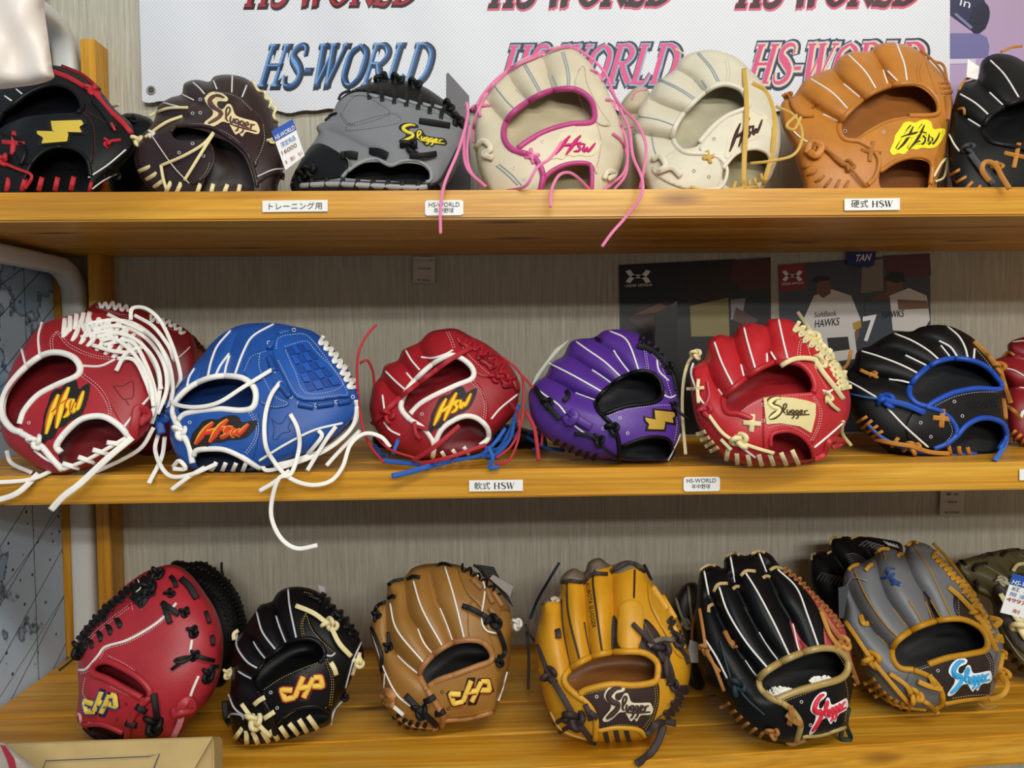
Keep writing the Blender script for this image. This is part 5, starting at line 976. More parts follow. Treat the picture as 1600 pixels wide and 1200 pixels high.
def m3():
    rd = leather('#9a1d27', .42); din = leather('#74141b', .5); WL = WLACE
    g = G('small red glove with white binding tangled in thin red and blue laces', (500, 470), .25, 'm',
      [(310,680),(320,590),(332,530),(380,470),(405,405),(485,372),(518,308),(615,262),(680,200),(760,178),(850,175),(940,220),(1040,270),(1130,340),(1200,420),(1250,520),(1242,600),(1220,700),(1150,780),(1080,850),(1045,930),(900,965),(700,992),(560,978),(420,892),(340,785)], rd, rd, T=.072,
      gro=[[(490,365),(550,430),(600,500)],[(382,480),(450,570),(525,625)],[(615,262),(640,330),(700,400)]],
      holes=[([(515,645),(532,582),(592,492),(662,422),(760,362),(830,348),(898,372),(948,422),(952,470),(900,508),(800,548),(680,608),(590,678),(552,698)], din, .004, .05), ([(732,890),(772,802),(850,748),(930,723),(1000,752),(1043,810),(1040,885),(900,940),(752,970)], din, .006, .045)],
      regs=[('strap', [(590,692),(720,602),(950,502),(1035,600),(1052,700),(1048,790),(990,735),(920,713),(840,738),(760,798),(718,882),(690,830),(620,762)], rd, .0015), ('thumb_patch', [(850,230),(900,330),(980,460),(1080,475),(1040,400),(900,270)], rd, .001)],
      seeds=[(430,800,'heel'), (1130,620,'thumb_stall')], pw=3.6,
      pipes=[[(535,310),(570,370),(622,432)],[(410,442),(470,502),(532,556)],[(540,450),(575,492)],[(390,590),(402,680)],[(630,352),(700,358),(780,335),(830,308)],[(1070,740),(1130,670),(1235,585)],[(400,760),(440,810),(500,840)]],
      binds=[([(560,742),(515,690),(508,640),(550,550),(620,470),(700,400),(790,347),(850,345),(920,385),(960,440),(945,490),(850,530),(720,590),(630,642),(565,707)], WL, 9), ([(560,742),(640,790),(690,850),(712,905),(705,975)], WL, 8), ([(718,892),(760,805),(840,745),(920,720),(990,740),(1045,795),(1052,860),(1000,905)], WL, 8.5)],
      st=[[(960,500),(1022,580),(1042,660),(1032,740)],[(945,508),(1008,585),(1028,662),(1018,742)],[(790,195),(815,250),(830,300)],[(805,195),(830,250),(845,300)],[(860,235),(930,340),(1070,470)]], eye=[(637,708),(697,790)], lm=REDL, lw=4,
      laces=[([(325,770,4),(500,605,8),(700,450,9),(850,345,8),(955,290,4)],REDL,8),[(352,150,'Y',.07),(290,220,'Y',.06),(240,330,'Y',.05),(232,480,'Y',.05),(250,700,'Y',.05),(300,880,'Y',.03),(398,1012,'Y',.01)],[(250,390,'Y',.07),(295,372,'Y',.07),(330,440,'Y',.08),(340,530,'Y',.09)],[(1005,345,4),(1130,352,'Y',.05),(1250,450,'Y',.04),(1272,560,'Y',.04),(1260,750,'Y',.03),(1200,900,'Y',.02),(1100,985,'Y',.01)],[(1240,440,'Y',.06),(1340,560,'Y',.06),(1392,720,'Y',.06),(1385,905,'Y',.05)],([(1285,690,'Y',.04),(1340,800,'Y',.03),(1368,1000,'Y',.02)],REDL,6),[(1190,640,5),(1240,720,'Y',.03),(1240,860,'Y',.02),(1180,1000,'Y',.01),(1100,1020,'Y',.0)],
             ([(580,1000,'Y',.0),(720,910,'Y',-.015),(872,780,'Y',-.01)],REDL,7),([(620,1020,'Y',.0),(800,980,'Y',-.015),(1035,900,'Y',-.01)],REDL,6),[(350,850,'Y',.04),(440,930,'Y',.01),(600,985,'Y',.0)],([(490,865,'Y',.03),(455,960,'Y',.02)],BLUEL,6),([(390,1000,'Y',.015),(520,1012,'Y',.01),(640,1025,'Y',.005)],BLUEL,7),([(448,1095,'Y',-.02),(560,1070,'Y',-.014),(660,1040,'Y',-.01),(740,1018,'Y',.004),(820,1000,'Y',.015)],BLUEL,8),([(830,1000,'Y',.01),(1000,965,'Y',.03),(1090,890,'Y',.05),(1160,795,'Y',.06)],BLUEL,6),([(1010,970,'Y',.03),(1100,960,'Y',.05),(1190,860,'Y',.07),(1215,740,'Y',.08)],BLUEL,6),([(1030,920,'Y',.06),(1120,920,'Y',.07),(1200,780,'Y',.09),(1240,650,'Y',.1)],BLUEL,6),([(1050,910,'Y',.0),(1080,980,'Y',-.005),(1060,1040,'Y',-.005),(1120,1040,'Y',-.005)],BLUEL,6)],
      whips=[([(740,975),(850,955),(950,930)],3,WL,16,6,-20)], zigs=[([(900,250),(1010,305),(1120,395),(1200,500)],14,REDL,7,4), ([(980,330),(1060,380),(1130,450),(1190,540)],12,lacem('#8a1c24'),7,5)], knots=[(1080,1010,22,BLUEL),(1090,480,20,REDL),(1150,490,26,REDL),(430,720,26,REDL)])
    for L in ([(880,260),(940,300)],[(1005,370),(1075,420)],[(1205,500),(1235,560)]): g.tube('lace_roll', [(L[0][0],L[0][1],4),(L[1][0],L[1][1],4)], rd, 8, 8, segs=10)
    for L in ([(590,755),(600,830),(630,865)],[(590,780),(640,795),(680,800)]): g.lace([(L[0][0],L[0][1],3),(L[1][0],L[1][1],5),(L[2][0],L[2][1],2)], REDL, 6)
    logo_hsw(g, (832,660), (225,-100), (20,-150), plain('#efc81e',.5), plain('#141210',.6), w=5.6, outline_mat=plain('#c2571c',.6))
def m4():
    p = leather('#4f2a86', .42); bl = BLACE
    g = G('purple glove with black trim and a gold S emblem', (780, 470), .25, 'm',
      [(190,560),(185,640),(215,760),(300,860),(420,930),(560,985),(760,1006),(900,1010),(1040,1002),(1085,940),(1130,850),(1150,760),(1135,640),(1115,540),(1085,440),(1040,360),(960,270),(900,222),(830,190),(740,178),(655,188),(592,228),(490,240),(440,265),(400,345),(330,385),(290,465),(240,500)], p, BLK, T=.08,
      gro=[[(575,220),(660,285),(725,335),(815,450)],[(395,335),(460,355),(580,432),(705,520)],[(270,472),(400,530),(480,580),(605,628)]],
      holes=[([(605,625),(640,580),(720,510),(800,462),(880,440),(950,450),(1000,495),(1020,560),(1005,612),(950,640),(880,650),(790,662),(700,692),(645,715),(615,680)], leather('#1c1c20',.5), .004, .05), ([(765,915),(850,880),(940,858),(1010,858),(1060,875),(1080,920),(1060,975),(1000,992),(850,996),(775,985)], DARKIN, .01, .05)],
      regs=[('strap', [(650,715),(790,668),(960,640),(1110,600),(1128,700),(1120,850),(1090,910),(1040,868),(940,858),(850,880),(768,908),(745,850),(700,770)], leather('#56308e',.38), .0015), ('thumb_patch', [(900,310),(925,300),(1000,380),(1060,480),(1105,600),(1050,610),(1010,540),(930,440)], p, .001)],
      seeds=[(500,800,'heel'), (1120,700,'thumb_stall')], pw=3, binds=[([(600,640),(640,580),(720,510),(800,462),(880,440),(950,450),(1000,495),(1020,560),(1005,612),(950,640),(880,650),(790,662),(700,692),(648,712)], BLK, 7), ([(600,640),(620,690),(690,760),(735,840),(750,920),(752,1000)], BLK, 7), ([(770,908),(850,876),(940,852),(1010,852),(1060,870),(1082,925)], BLK, 5)],
      pipes=[[(690,190),(780,230),(825,300),(870,432)],[(480,255),(560,312),(660,382),(755,472)],[(310,390),(430,450),(540,510),(640,568)],[(225,545),(300,600),(370,650),(415,705)],[(715,310),(760,380),(812,446)],[(580,432),(640,470),(702,514)],[(478,575),(540,598),(602,620)],[(470,780),(530,825),(590,860)],[(985,370),(1000,440),(1060,500)],[(1030,590),(1070,605),(1105,590)],[(1055,1000),(1090,930),(1135,830)]],
      st=[[(670,722),(790,682),(960,656),(1095,650)],[(1095,660),(1112,760),(1095,880)],[(790,895),(870,868),(960,846),(1040,850)],[(905,310),(920,420),(905,440)],[(930,310),(1010,400),(1080,600)],[(918,312),(932,420),(918,440)]], eye=[(755,732),(803,828),(650,800)], lm=bl,
      laces=[[(620,880,4),(690,950,5),(775,1012,2)],([(860,280,4),(930,300,7),(1000,350,6),(1060,420,4)],bl,9),[(1060,420,4),(1090,480,5),(1105,560,3)],([(220,540,3),(290,640,6),(380,740,4)],bl,8),([(420,560,4),(435,590,6),(400,625,4)],bl,7),[(1085,650,4),(1130,700,'Y',.02),(1200,750,'Y',.02)],[(600,230,4),(640,250,4)],([(470,830,4),(560,840,6),(620,870,5)],bl,6)],
      whips=[([(330,880),(480,950),(620,990)],6,bl,18,5,15)], zigs=[([(880,228),(955,285),(1025,375),(1075,460)],14,bl,5,5)], knots=[(710,800,24,bl,40),(620,870,22,bl,60),(300,640,22,bl),(1055,415,22,bl),(1090,655,16,bl)])
    g.tube('knot_tab', [(415,715,4),(440,760,8),(480,720,9),(440,690,8),(500,745,7),(575,790,3)], p, 12, 5, flat=True)
    logo_ssk(g, (1005,747), (190,15), (10,-125), gold_mat('#c9a346'), plain('#15120c',.5))
def m5():
    rd = leather('#b3242b', .4); din = leather('#8e171d', .5)
    g = G('bright red glove with cream laces and a cream script logo label', (1020, 460), .25, 'm',
      [(240,640),(235,540),(245,460),(325,402),(345,300),(415,252),(495,262),(540,200),(620,180),(698,192),(722,160),(790,150),(870,165),(960,230),(1040,310),(1130,400),(1200,500),(1228,600),(1236,700),(1210,800),(1150,900),(1090,990),(1020,1042),(900,1062),(650,1072),(480,1042),(400,982),(330,900),(270,790)], rd, rd, T=.082,
      gro=[[(500,268),(540,400),(590,540)],[(706,188),(735,300),(722,365),(765,440)],[(332,405),(370,530),(455,655)]],
      holes=[([(442,700),(445,650),(502,590),(602,512),(702,452),(830,432),(920,442),(988,500),(1008,570),(998,608),(850,622),(700,642),(600,690),(540,738),(480,738)], din, .004, .055), ([(732,935),(742,885),(790,862),(860,862),(930,892),(980,952),(1000,1022),(900,1035),(742,1015)], din, .008, .045)],
      regs=[('strap', [(690,700),(698,648),(850,630),(1015,640),(1052,760),(1005,930),(930,884),(860,852),(790,856),(736,880),(695,970)], leather('#b5262d',.4), .0018)],
      seeds=[(450,850,'heel'), (1150,750,'thumb_stall')], pw=3.4,
      pipes=[[(570,210),(592,300),(642,470)],[(385,300),(432,430),(512,592)],[(785,155),(812,280),(842,402)],[(550,440),(570,520)],[(712,370),(715,437)],[(737,360),(772,417)],[(410,592),(445,642)],[(252,430),(240,500),(290,640),(325,690)],[(1008,958),(1100,882),(1190,802)],[(560,960),(640,1020)],[(1060,600),(1100,608),(1130,590)]],
      binds=[([(620,780),(540,748),(470,740),(440,690),(450,640),(520,570),(640,480),(740,432),(830,422),(920,437),(985,497),(1012,570),(1002,615)], rd, 9), ([(735,950),(742,880),(790,858),(860,856),(932,888),(985,950),(1008,1030)], rd, 6)],
      st=[[(1000,640),(1042,720),(1032,820),(982,920)],[(1012,640),(1055,720),(1045,820),(995,925)],[(905,380),(915,300),(945,272)],[(920,385),(928,305),(955,280)],[(955,285),(1010,450),(1090,590)],[(540,735),(620,690),(700,655),(850,634),(990,625)],[(720,835),(800,815),(880,830),(980,890)]], eye=[(690,690),(690,790)], lm=CREAM, lw=5,
      laces=[[(300,350,'Y',.12),(265,375,'Y',.11),(220,430,'Y',.08),(190,560,'Y',.06),(185,750,'Y',.05),(205,1000,'Y',.03)],[(350,755,3),(430,860,6),(510,920,5)],[(560,930,4),(660,965,6),(758,992,3)],[(425,905,3),(490,972,5)],([(905,110,'Y',.2),(990,230,'Y',.17),(1080,330,'Y',.15),(1130,385,'Y',.14)],CREAM,6),([(798,448,4),(880,405,8),(980,400,8),(1095,432,4)],CREAM,7),([(1010,400,5),(1060,480,8),(1130,570,7),(1192,655,4)],CREAM,7),[(1082,640,4),(1120,690,6),(1165,728,3)],[(285,530,3),(280,600,5),(285,680,3)],[(210,590,3),(260,590,6),(320,582,3)],([(340,540,2),(350,640,4),(310,720,4)],lacem('#c2525c'),3),[(1190,790,4),(1185,870,7),(1240,945,'Y',.03)],([(1010,1030,4),(1070,1000,8),(1110,910,8),(1190,920,'Y',.01),(1120,960,'Y',.01)],leather('#b5262d',.4),8)],
      whips=[([(290,850),(340,920),(400,985)],4,CREAM,16,6,15), ([(430,1000),(530,1045),(650,1050),(790,1042),(930,1010)],7,CREAM,26,6.5,-15), ([(1130,440),(1175,510),(1205,580)],3,CREAM,18,7,5)], zigs=[([(895,190),(960,255),(1040,325),(1120,405)],14,CREAM,8,6), ([(1120,425),(1170,500),(1205,590)],12,CREAM,8,7)], knots=[(545,915,28,CREAM,20),(330,730,24,lacem('#b0303a')),(1095,645,18,CREAM),(270,375,20,CREAM),(1000,270,26,CREAM),(1040,430,26,CREAM)])
    cross(g, 620, 805, CREAM, 56, 7, 5)
    p = g.fill('logo_patch', [(692,645),(780,640),(870,645),(960,662),(1020,682),(1018,760),(992,868),(920,825),(800,805),(710,812)], plain('#d8c890',.6), .0014)
    f, fp = umap(g, (850,722), (270,30), (-5,-140)); dk = plain('#4a3a14',.6); yl = plain('#e9dc9c',.5)
    g.stroke('logo_outline', [fp(l) for l in SLUG_S], dk, 9, .0018, .8, p); g.stroke('logo_initial', [fp(l) for l in SLUG_S], yl, 5, .0024, 1.2, p); g.stroke('logo_script', [fp(l) for l in SLUG_L], dk, 2.6, .002, .9, p)
def m6():
    bk = leather('#0d0e0f', .5); sm_ = leather('#141517', .36); bb = leather('#1d4cae', .4, .06)
    g = G('black glove with blue binding and tan laces', (1200, 470), .25, 'm',
      [(500,560),(480,460),(535,382),(560,310),(640,280),(720,230),(800,195),(900,190),(950,165),(1050,150),(1140,160),(1230,200),(1300,250),(1370,340),(1430,440),(1480,560),(1492,680),(1502,780),(1482,880),(1420,960),(1300,992),(1000,992),(800,965),(680,885),(580,785),(520,680)], bk, BLK, T=.08, yb=.115,
      gro=[[(915,182),(1010,240),(1080,280),(1165,368)],[(640,278),(760,310),(860,345),(1015,420)],[(495,440),(640,470),(755,490),(892,532)]],
      holes=[([(885,600),(892,540),(950,470),(1040,402),(1140,372),(1240,372),(1340,402),(1420,472),(1450,540),(1440,558),(1300,552),(1160,580),(1060,630),(1000,658),(930,638)], leather('#1c1e20',.42), .004, .05), ([(1175,865),(1230,792),(1300,748),(1390,742),(1460,772),(1480,832),(1450,905),(1380,968),(1250,970),(1130,930)], DARKIN, .008, .05)],
      regs=[('strap', [(1010,662),(1160,587),(1300,560),(1455,555),(1482,680),(1475,765),(1390,732),(1300,738),(1220,782),(1177,832),(1150,750),(1080,690)], sm_, .0015), ('heel_flap', [(985,665),(1080,690),(1150,745),(1178,820),(1130,885),(1040,925),(900,900),(860,800),(900,700)], sm_, .0012)],
      seeds=[(650,700,'heel')], pw=3.6,
      pipes=[[(790,205),(900,250),(1000,310),(1075,375)],[(585,315),(700,350),(830,400),(950,460)],[(1120,160),(1190,220),(1230,290),(1248,358)],[(1068,250),(1140,290),(1185,355)],[(1080,280),(1140,355)],[(858,340),(940,380),(1005,412)],[(755,490),(830,500),(900,517)],[(495,500),(570,540),(680,605)],[(745,670),(860,790),(1000,915)],[(1290,300),(1285,370)]],
      binds=[([(1000,660),(930,642),(885,592),(890,530),(950,455),(1040,390),(1140,362),(1250,368),(1350,405),(1425,475),(1455,550),(1300,548),(1160,575),(1060,620),(1010,650)], bb, 9, True), ([(985,662),(1080,692),(1150,750),(1178,820),(1130,885),(1035,925)], bb, 8), ([(1110,900),(1180,842),(1240,777),(1320,737),(1400,737),(1470,772),(1487,850),(1440,935)], bb, 9), ([(620,770),(720,860),(900,935),(1100,965),(1300,970)], bb, 7)],
      st=[[(1030,665),(1165,600),(1300,572),(1440,570)],[(1010,680),(1090,710),(1140,770),(1150,830),(1100,890),(1030,915)],[(1300,300),(1360,370),(1420,450)]], eye=[(1165,630),(1215,720),(955,762),(1018,850)], lm=TAN, lw=6,
      laces=[([(690,590,4),(740,620,8),(860,650,9),(980,700,5)],lacem('#1f50b4'),9),([(505,580,3),(600,600,5),(690,612,4)],lacem('#3a62a8'),3),([(662,865,5),(780,890,8),(900,910,9),(1010,945,8),(1135,955,5)],TAN,7),([(1285,255,4),(1370,340,7),(1440,415,6)],TAN,8),([(1455,440,6),(1490,560,7),(1515,635,'Y',.02)],TAN,7),[(575,432,3),(640,460,6),(682,468,3)],[(520,310,'Y',.2),(500,390,'Y',.19),(465,430,'Y',.19)],([(1470,610,4),(1480,680,6),(1485,740,3)],TAN,7),[(1485,655,3),(1540,690,'Y',.1),(1575,740,'Y',.12)],([(1495,830,3),(1480,900,6),(1420,995,'Y',.02)],lacem('#3f74d0'),7)],
      whips=[([(570,730),(640,790),(700,850)],4,TAN,20,5,15), ([(760,870),(900,930)],2,TAN,18,6,15), ([(1110,945),(1290,960)],3,TAN,22,6,-15)], knots=[(740,628,30,lacem('#1f50b4'),15),(905,915,26,TAN),(1440,420,28,TAN),(660,465,16,TAN)])
    cross(g, 1087, 735, TAN, 58, 8, 5)
    g.stroke('embossed_mark', [g.px([(1240+i*16,640-(i%3)*4),(1246+i*16,668),(1252+i*16,642+(i%2)*10),(1254+i*16,664)]) for i in range(12)], leather('#0c0c0e',.35), 1.2, .0004, .9)
def m7():
    rd = leather('#7f161e', .45)
    G('dark red glove at the end of the middle shelf beside the black and blue glove', (1200, 470), .25, 'm',
      [(1500,800),(1480,640),(1490,540),(1430,430),(1418,372),(1495,332),(1500,270),(1580,230),(1700,220),(1850,300),(1900,500),(1880,700),(1750,930),(1650,925),(1550,880)], rd, rd, T=.06, yb=.18,
      gro=[[(1490,335),(1600,365),(1720,400)],[(1470,540),(1600,545),(1720,560)]], pipes=[[(1475,420),(1540,435),(1600,470),(1680,520)],[(1525,258),(1600,250),(1680,260)],[(1570,540),(1650,550)]], lm=TAN, laces=[[(1540,340,3),(1500,320,6),(1470,345,3)],([(1580,730,4),(1600,690,6),(1660,700,3)],WLACE,5)], whips=[([(1510,820),(1600,875),(1700,900)],5,TAN,16,5,15)], seeds=[(1600,700,'heel')])

def m_back():
    G('dark glove with blue laces lying behind the small red glove', (500, 470), .25, 'm', [(330,880),(360,830),(500,800),(800,790),(1150,770),(1290,800),(1400,840),(1420,900),(1380,925),(900,930),(420,925)], BLK, BLK, T=.03, yb=.24, TB=.04, lean=.1, default='back_panel', lm=BLUEL, lw=6,
      laces=[[(1080,880,6),(1150,860,9),(1230,760,'Y',.2)],[(1290,850,'Y',.16),(1340,880,'Y',.12),(1420,920,'Y',.1),(1530,935,'Y',.1)],[(1300,830,'Y',.2),(1370,810,'Y',.18),(1400,900,'Y',.14),(1330,930,'Y',.12)],[(340,900,'Y',.14),(380,960,'Y',.1),(420,970,'Y',.08)]], zigs=[([(1050,860),(1150,830),(1240,830)],8,BLUEL,6,5)])
# ---- bottom shelf
def b1b():
    bk = leather('#0b0b0d', .45)
    g = G('black mitt with a laced rim behind the red first base mitt', (60, 860), .25, 'b',
      [(820,100),(950,75),(1040,75),(1150,150),(1205,205),(1255,290),(1292,400),(1300,480),(1262,600),(1200,780),(1120,930),(1000,960),(900,900),(860,500)], bk, bk, T=.05, yb=.26, TB=.04, lean=.25, default='back_panel', cat='first base mitt', name='first_base_mitt', lm=BLACE,
      zigs=[([(900,95),(1030,95),(1130,160),(1190,220),(1240,310),(1275,420),(1280,500)],44,BLACE,6,5), ([(1000,180),(1100,240),(1170,340),(1210,470)],26,BLACE,7,5)], laces=[[(1145,75,'Y',.3),(1145,110,'Y',.3),(1148,150,'Y',.3)]])
def b1():
    rd = leather('#a52832', .38, .1); navy = plain('#14264e', .5)
    g = G('red first base mitt with black laces and a yellow and navy emblem', (60, 860), .25, 'b',
      [(245,760),(250,680),(240,600),(262,510),(330,440),(420,330),(530,230),(640,150),(740,105),(850,90),(940,140),(1030,250),(1110,380),(1152,520),(1152,680),(1112,850),(1040,965),(950,1055),(890,1135),(830,1190),(600,1200),(420,1160),(300,1118),(240,1055),(252,900)], rd, rd, T=.085, default='back_panel', cat='first base mitt', name='first_base_mitt',
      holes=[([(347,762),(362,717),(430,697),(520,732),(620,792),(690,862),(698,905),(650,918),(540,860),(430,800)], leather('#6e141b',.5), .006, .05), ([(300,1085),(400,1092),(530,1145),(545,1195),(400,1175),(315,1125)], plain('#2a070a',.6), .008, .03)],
      regs=[('strap', [(258,800),(330,770),(430,812),(540,870),(640,925),(705,925),(625,1000),(575,1085),(545,1150),(400,1090),(290,1082),(245,1040),(262,920)], leather('#aa2a34',.36), .0015), ('web', [(262,505),(330,440),(420,330),(530,230),(640,150),(740,105),(800,120),(720,200),(640,300),(560,350),(420,455),(300,560),(255,600)], leather('#8c1c26',.42), .002)],
      pw=4.5, pipes=[[(250,748),(300,740),(375,655),(420,602),(560,560),(700,482),(790,412),(862,330)],[(1002,785),(965,870),(940,945)],[(960,560),(948,640)]],
      binds=[([(700,912),(690,862),(620,790),(520,730),(430,693),(358,712),(340,765),(430,805),(540,866),(645,922)], rd, 10), ([(705,912),(625,990),(572,1082),(550,1195)], rd, 10), ([(285,1090),(400,1088),(530,1140)], rd, 8)],
      st=[[(290,565),(420,452),(565,342)],[(300,575),(430,462),(575,352)],[(310,740),(400,630),(560,548),(700,470),(780,405)],[(262,770),(320,750),(390,668),(425,618),(565,575),(705,498),(795,430)],[(290,800),(275,880),(290,920)],[(450,850),(560,905),(640,935)],[(310,1075),(400,1080),(530,1130)],[(440,660),(540,710),(600,750)],[(580,330),(590,380)],[(650,330),(640,380)]], eye=[(548,960),(490,1055),(670,1028),(610,1105)], eyem=plain('#5a1018',.5), lm=BLACE, lw=6,
      laces=[([(780,325,3),(800,390,6),(822,455,3)],BLACE,8),([(770,325,3),(820,360,6),(878,400,3)],BLACE,8),([(825,160,3),(850,190,6),(860,230,3)],BLACE,7),([(890,175,3),(940,220,6),(990,300,3)],BLACE,10),([(720,895,5),(735,1000,8),(740,1060,6)],BLACE,9),([(720,1110,6),(700,1150,6),(690,1190,3)],BLACE,9),([(960,665,5),(900,670,9),(850,690,7),(900,700,8),(965,660,5)],BLACE,5),([(960,660,5),(890,700,8),(830,745,4)],BLACE,5),([(980,655,5),(1040,675,8),(1100,690,4)],BLACE,6),([(1075,780,4),(1080,730,7),(1130,730,4)],BLACE,6),[(1045,380,2),(1060,420,4),(1070,455,2)],[(1085,530,2),(1090,565,4),(1092,595,2)],([(130,750,'Y',.22),(180,710,'Y',.21),(240,660,'Y',.2)],lacem('#2c3330'),4),
             ([(610,975,3),(640,990,6),(672,1012,3)],BLACE,9),([(545,1078,3),(580,1088,6),(612,1095,3)],BLACE,9),([(900,1010,4),(880,1090,7),(832,1190,2)],lacem('#c98088'),9),([(610,260,5),(640,230,8),(620,180,5)],OFFW,2)],
      whips=[([(300,600),(380,540),(465,480),(530,430)],4,BLACE,17,8,15),([(610,330),(640,300),(690,300)],3,BLACE,26,8,10)], zigs=[([(262,560),(330,475),(430,370),(540,270),(650,190),(740,140)],30,BLACE,7,6), ([(250,660),(262,610),(300,590)],6,BLACE,6,7), ([(600,300),(660,250),(720,230)],8,BLACE,10,8)],
      knots=[(820,265,17,BLACE),(915,385,18,BLACE),(965,505,20,BLACE),(975,655,18,BLACE),(720,1090,34,BLACE,60),(1060,780,24,BLACE),(255,620,30,BLACE),(690,240,30,BLACE),(740,150,26,BLACE)])
    g.tube('knot_tab', [(835,1020,4),(890,1000,9),(960,985,10),(930,940,9),(890,985,9),(905,1030,6)], leather('#a82c36',.4), 15, 7, flat=True); g.tube('knot_tab', [(235,1020,3),(260,1030,5),(266,1110,2)], lacem('#d8a0a4'), 4, 2, flat=True)
    logo_ha(g, (388,955), (200,40), (15,-150), plain('#e6c54c',.5), plain('#2f5296',.5), navy, 7.5)
def b2():
    bk = leather('#0d0d0f', .4)
    g = G('black glove with cream laces and a yellow emblem beside the red mitt', (300, 880), .25, 'b',
      [(240,780),(255,640),(252,560),(275,480),(330,400),(400,300),(430,260),(498,238),(540,180),(610,150),(700,150),(790,180),(870,250),(960,340),(1020,420),(1060,500),(1072,600),(1015,680),(962,800),(900,905),(862,1005),(750,1045),(600,1085),(450,1125),(340,1132),(270,1095),(248,1020),(228,900)], bk, BLK, T=.082,
      gro=[[(500,235),(532,350),(595,515)],[(335,395),(372,480),(478,620)],[(248,640),(300,680),(390,730)]],
      holes=[([(388,762),(402,702),(472,612),(562,532),(650,488),(730,478),(798,512),(822,570),(800,608),(700,650),(560,710),(460,780),(422,808)], leather('#0f0f11',.42), .004, .055), ([(530,995),(600,935),(700,905),(800,905),(848,935),(838,985),(700,1045),(560,1078)], DARKIN, .008, .05)],
      regs=[('strap', [(430,802),(560,717),(700,657),(828,600),(875,740),(862,910),(800,892),(700,896),(600,926),(524,992),(480,890)], leather('#101013',.36), .0018), ('thumb_patch', [(690,460),(690,380),(715,308),(770,420),(895,560),(840,580),(800,500),(740,465)], bk, .001)],
      seeds=[(300,850,'heel'), (960,650,'thumb_stall')], pm=plain('#c3c3c8',.5), pw=3,
      pipes=[[(600,160),(612,280),(652,472)],[(402,300),(440,430),(527,547)],[(525,330),(550,410),(587,502)],[(282,440),(280,520),(340,612),(417,662)],[(385,490),(420,550),(467,607)],[(288,675),(330,702),(377,724)],[(228,820),(268,910),(345,965)],[(1060,490),(1010,600),(985,680),(960,780)],[(870,1010),(890,920),(960,840)],[(840,575),(870,580),(895,562)]],
      binds=[([(420,817),(385,770),(390,710),(460,610),(560,525),(650,480),(740,472),(807,510),(830,575),(797,622)], BLK, 7), ([(420,817),(470,900),(510,990),(517,1065)], BLK, 9), ([(528,1000),(600,930),(700,898),(800,897),(855,930)], BLK, 6)],
      st=[[(450,790),(560,718),(700,656),(815,610)],[(832,600),(872,740),(858,900)],[(845,600),(885,740),(870,895)],[(550,985),(650,922),(760,898),(840,903)],[(715,312),(692,380),(702,460)],[(708,314),(682,380),(690,462)],[(712,312),(760,430),(890,560)],[(700,180),(750,195),(800,230)]], stm=plain('#d6b85a',.5), eye=[(492,808),(532,905)], lm=CREAM, lw=6,
      laces=[([(648,265,3),(760,312,8),(850,380,6)],CREAM,7),([(870,400,6),(920,500,8),(995,582,4)],CREAM,7),([(868,620,4),(890,660,7),(902,700,3)],CREAM,7),([(388,885,3),(420,858,6),(456,838,3)],CREAM,7),([(450,972,3),(480,952,6),(516,928,3)],CREAM,7),[(310,880,3),(345,930,6),(372,965,5)],[(410,1000,5),(450,1045,6),(495,1082,3)],[(215,720,'Y',.1),(230,680,'Y',.09),(250,655,'Y',.09)],([(228,965,4),(245,942,6),(308,950,6),(322,978,3)],plain('#9a9ca0',.5),3),([(205,860,'Y',.1),(215,960,'Y',.09),(240,1000,'Y',.08)],BLACE,10),[(290,420,3),(262,440,6),(262,480,3)],([(1000,700,3),(1030,620,7),(1050,560,3)],CREAM,6)],
      whips=[([(268,1050),(300,1085),(370,1102),(470,1092),(560,1070),(640,1042),(710,1015),(785,985)],9,CREAM,26,7,-15)], zigs=[([(800,200),(880,280),(960,360),(1030,450)],12,BLACE,7,5)], knots=[(862,382,26,CREAM),(392,982,30,CREAM,50),(1035,615,22,CREAM),(222,690,18,CREAM),(945,830,18,BLACE)])
    for L in ([(720,200),(800,230)],[(880,300),(930,340)],[(960,390),(1020,430)],[(830,190),(800,340)]): g.tube('lace_roll', [(L[0][0],L[0][1],4),(L[1][0],L[1][1],4)], bk, 7, 7, segs=8)
    logo_ha(g, (685,780), (260,-15), (10,-150), plain('#ecbf4c',.5), plain('#a3252a',.5), plain('#3a0f12',.5), 6.5)
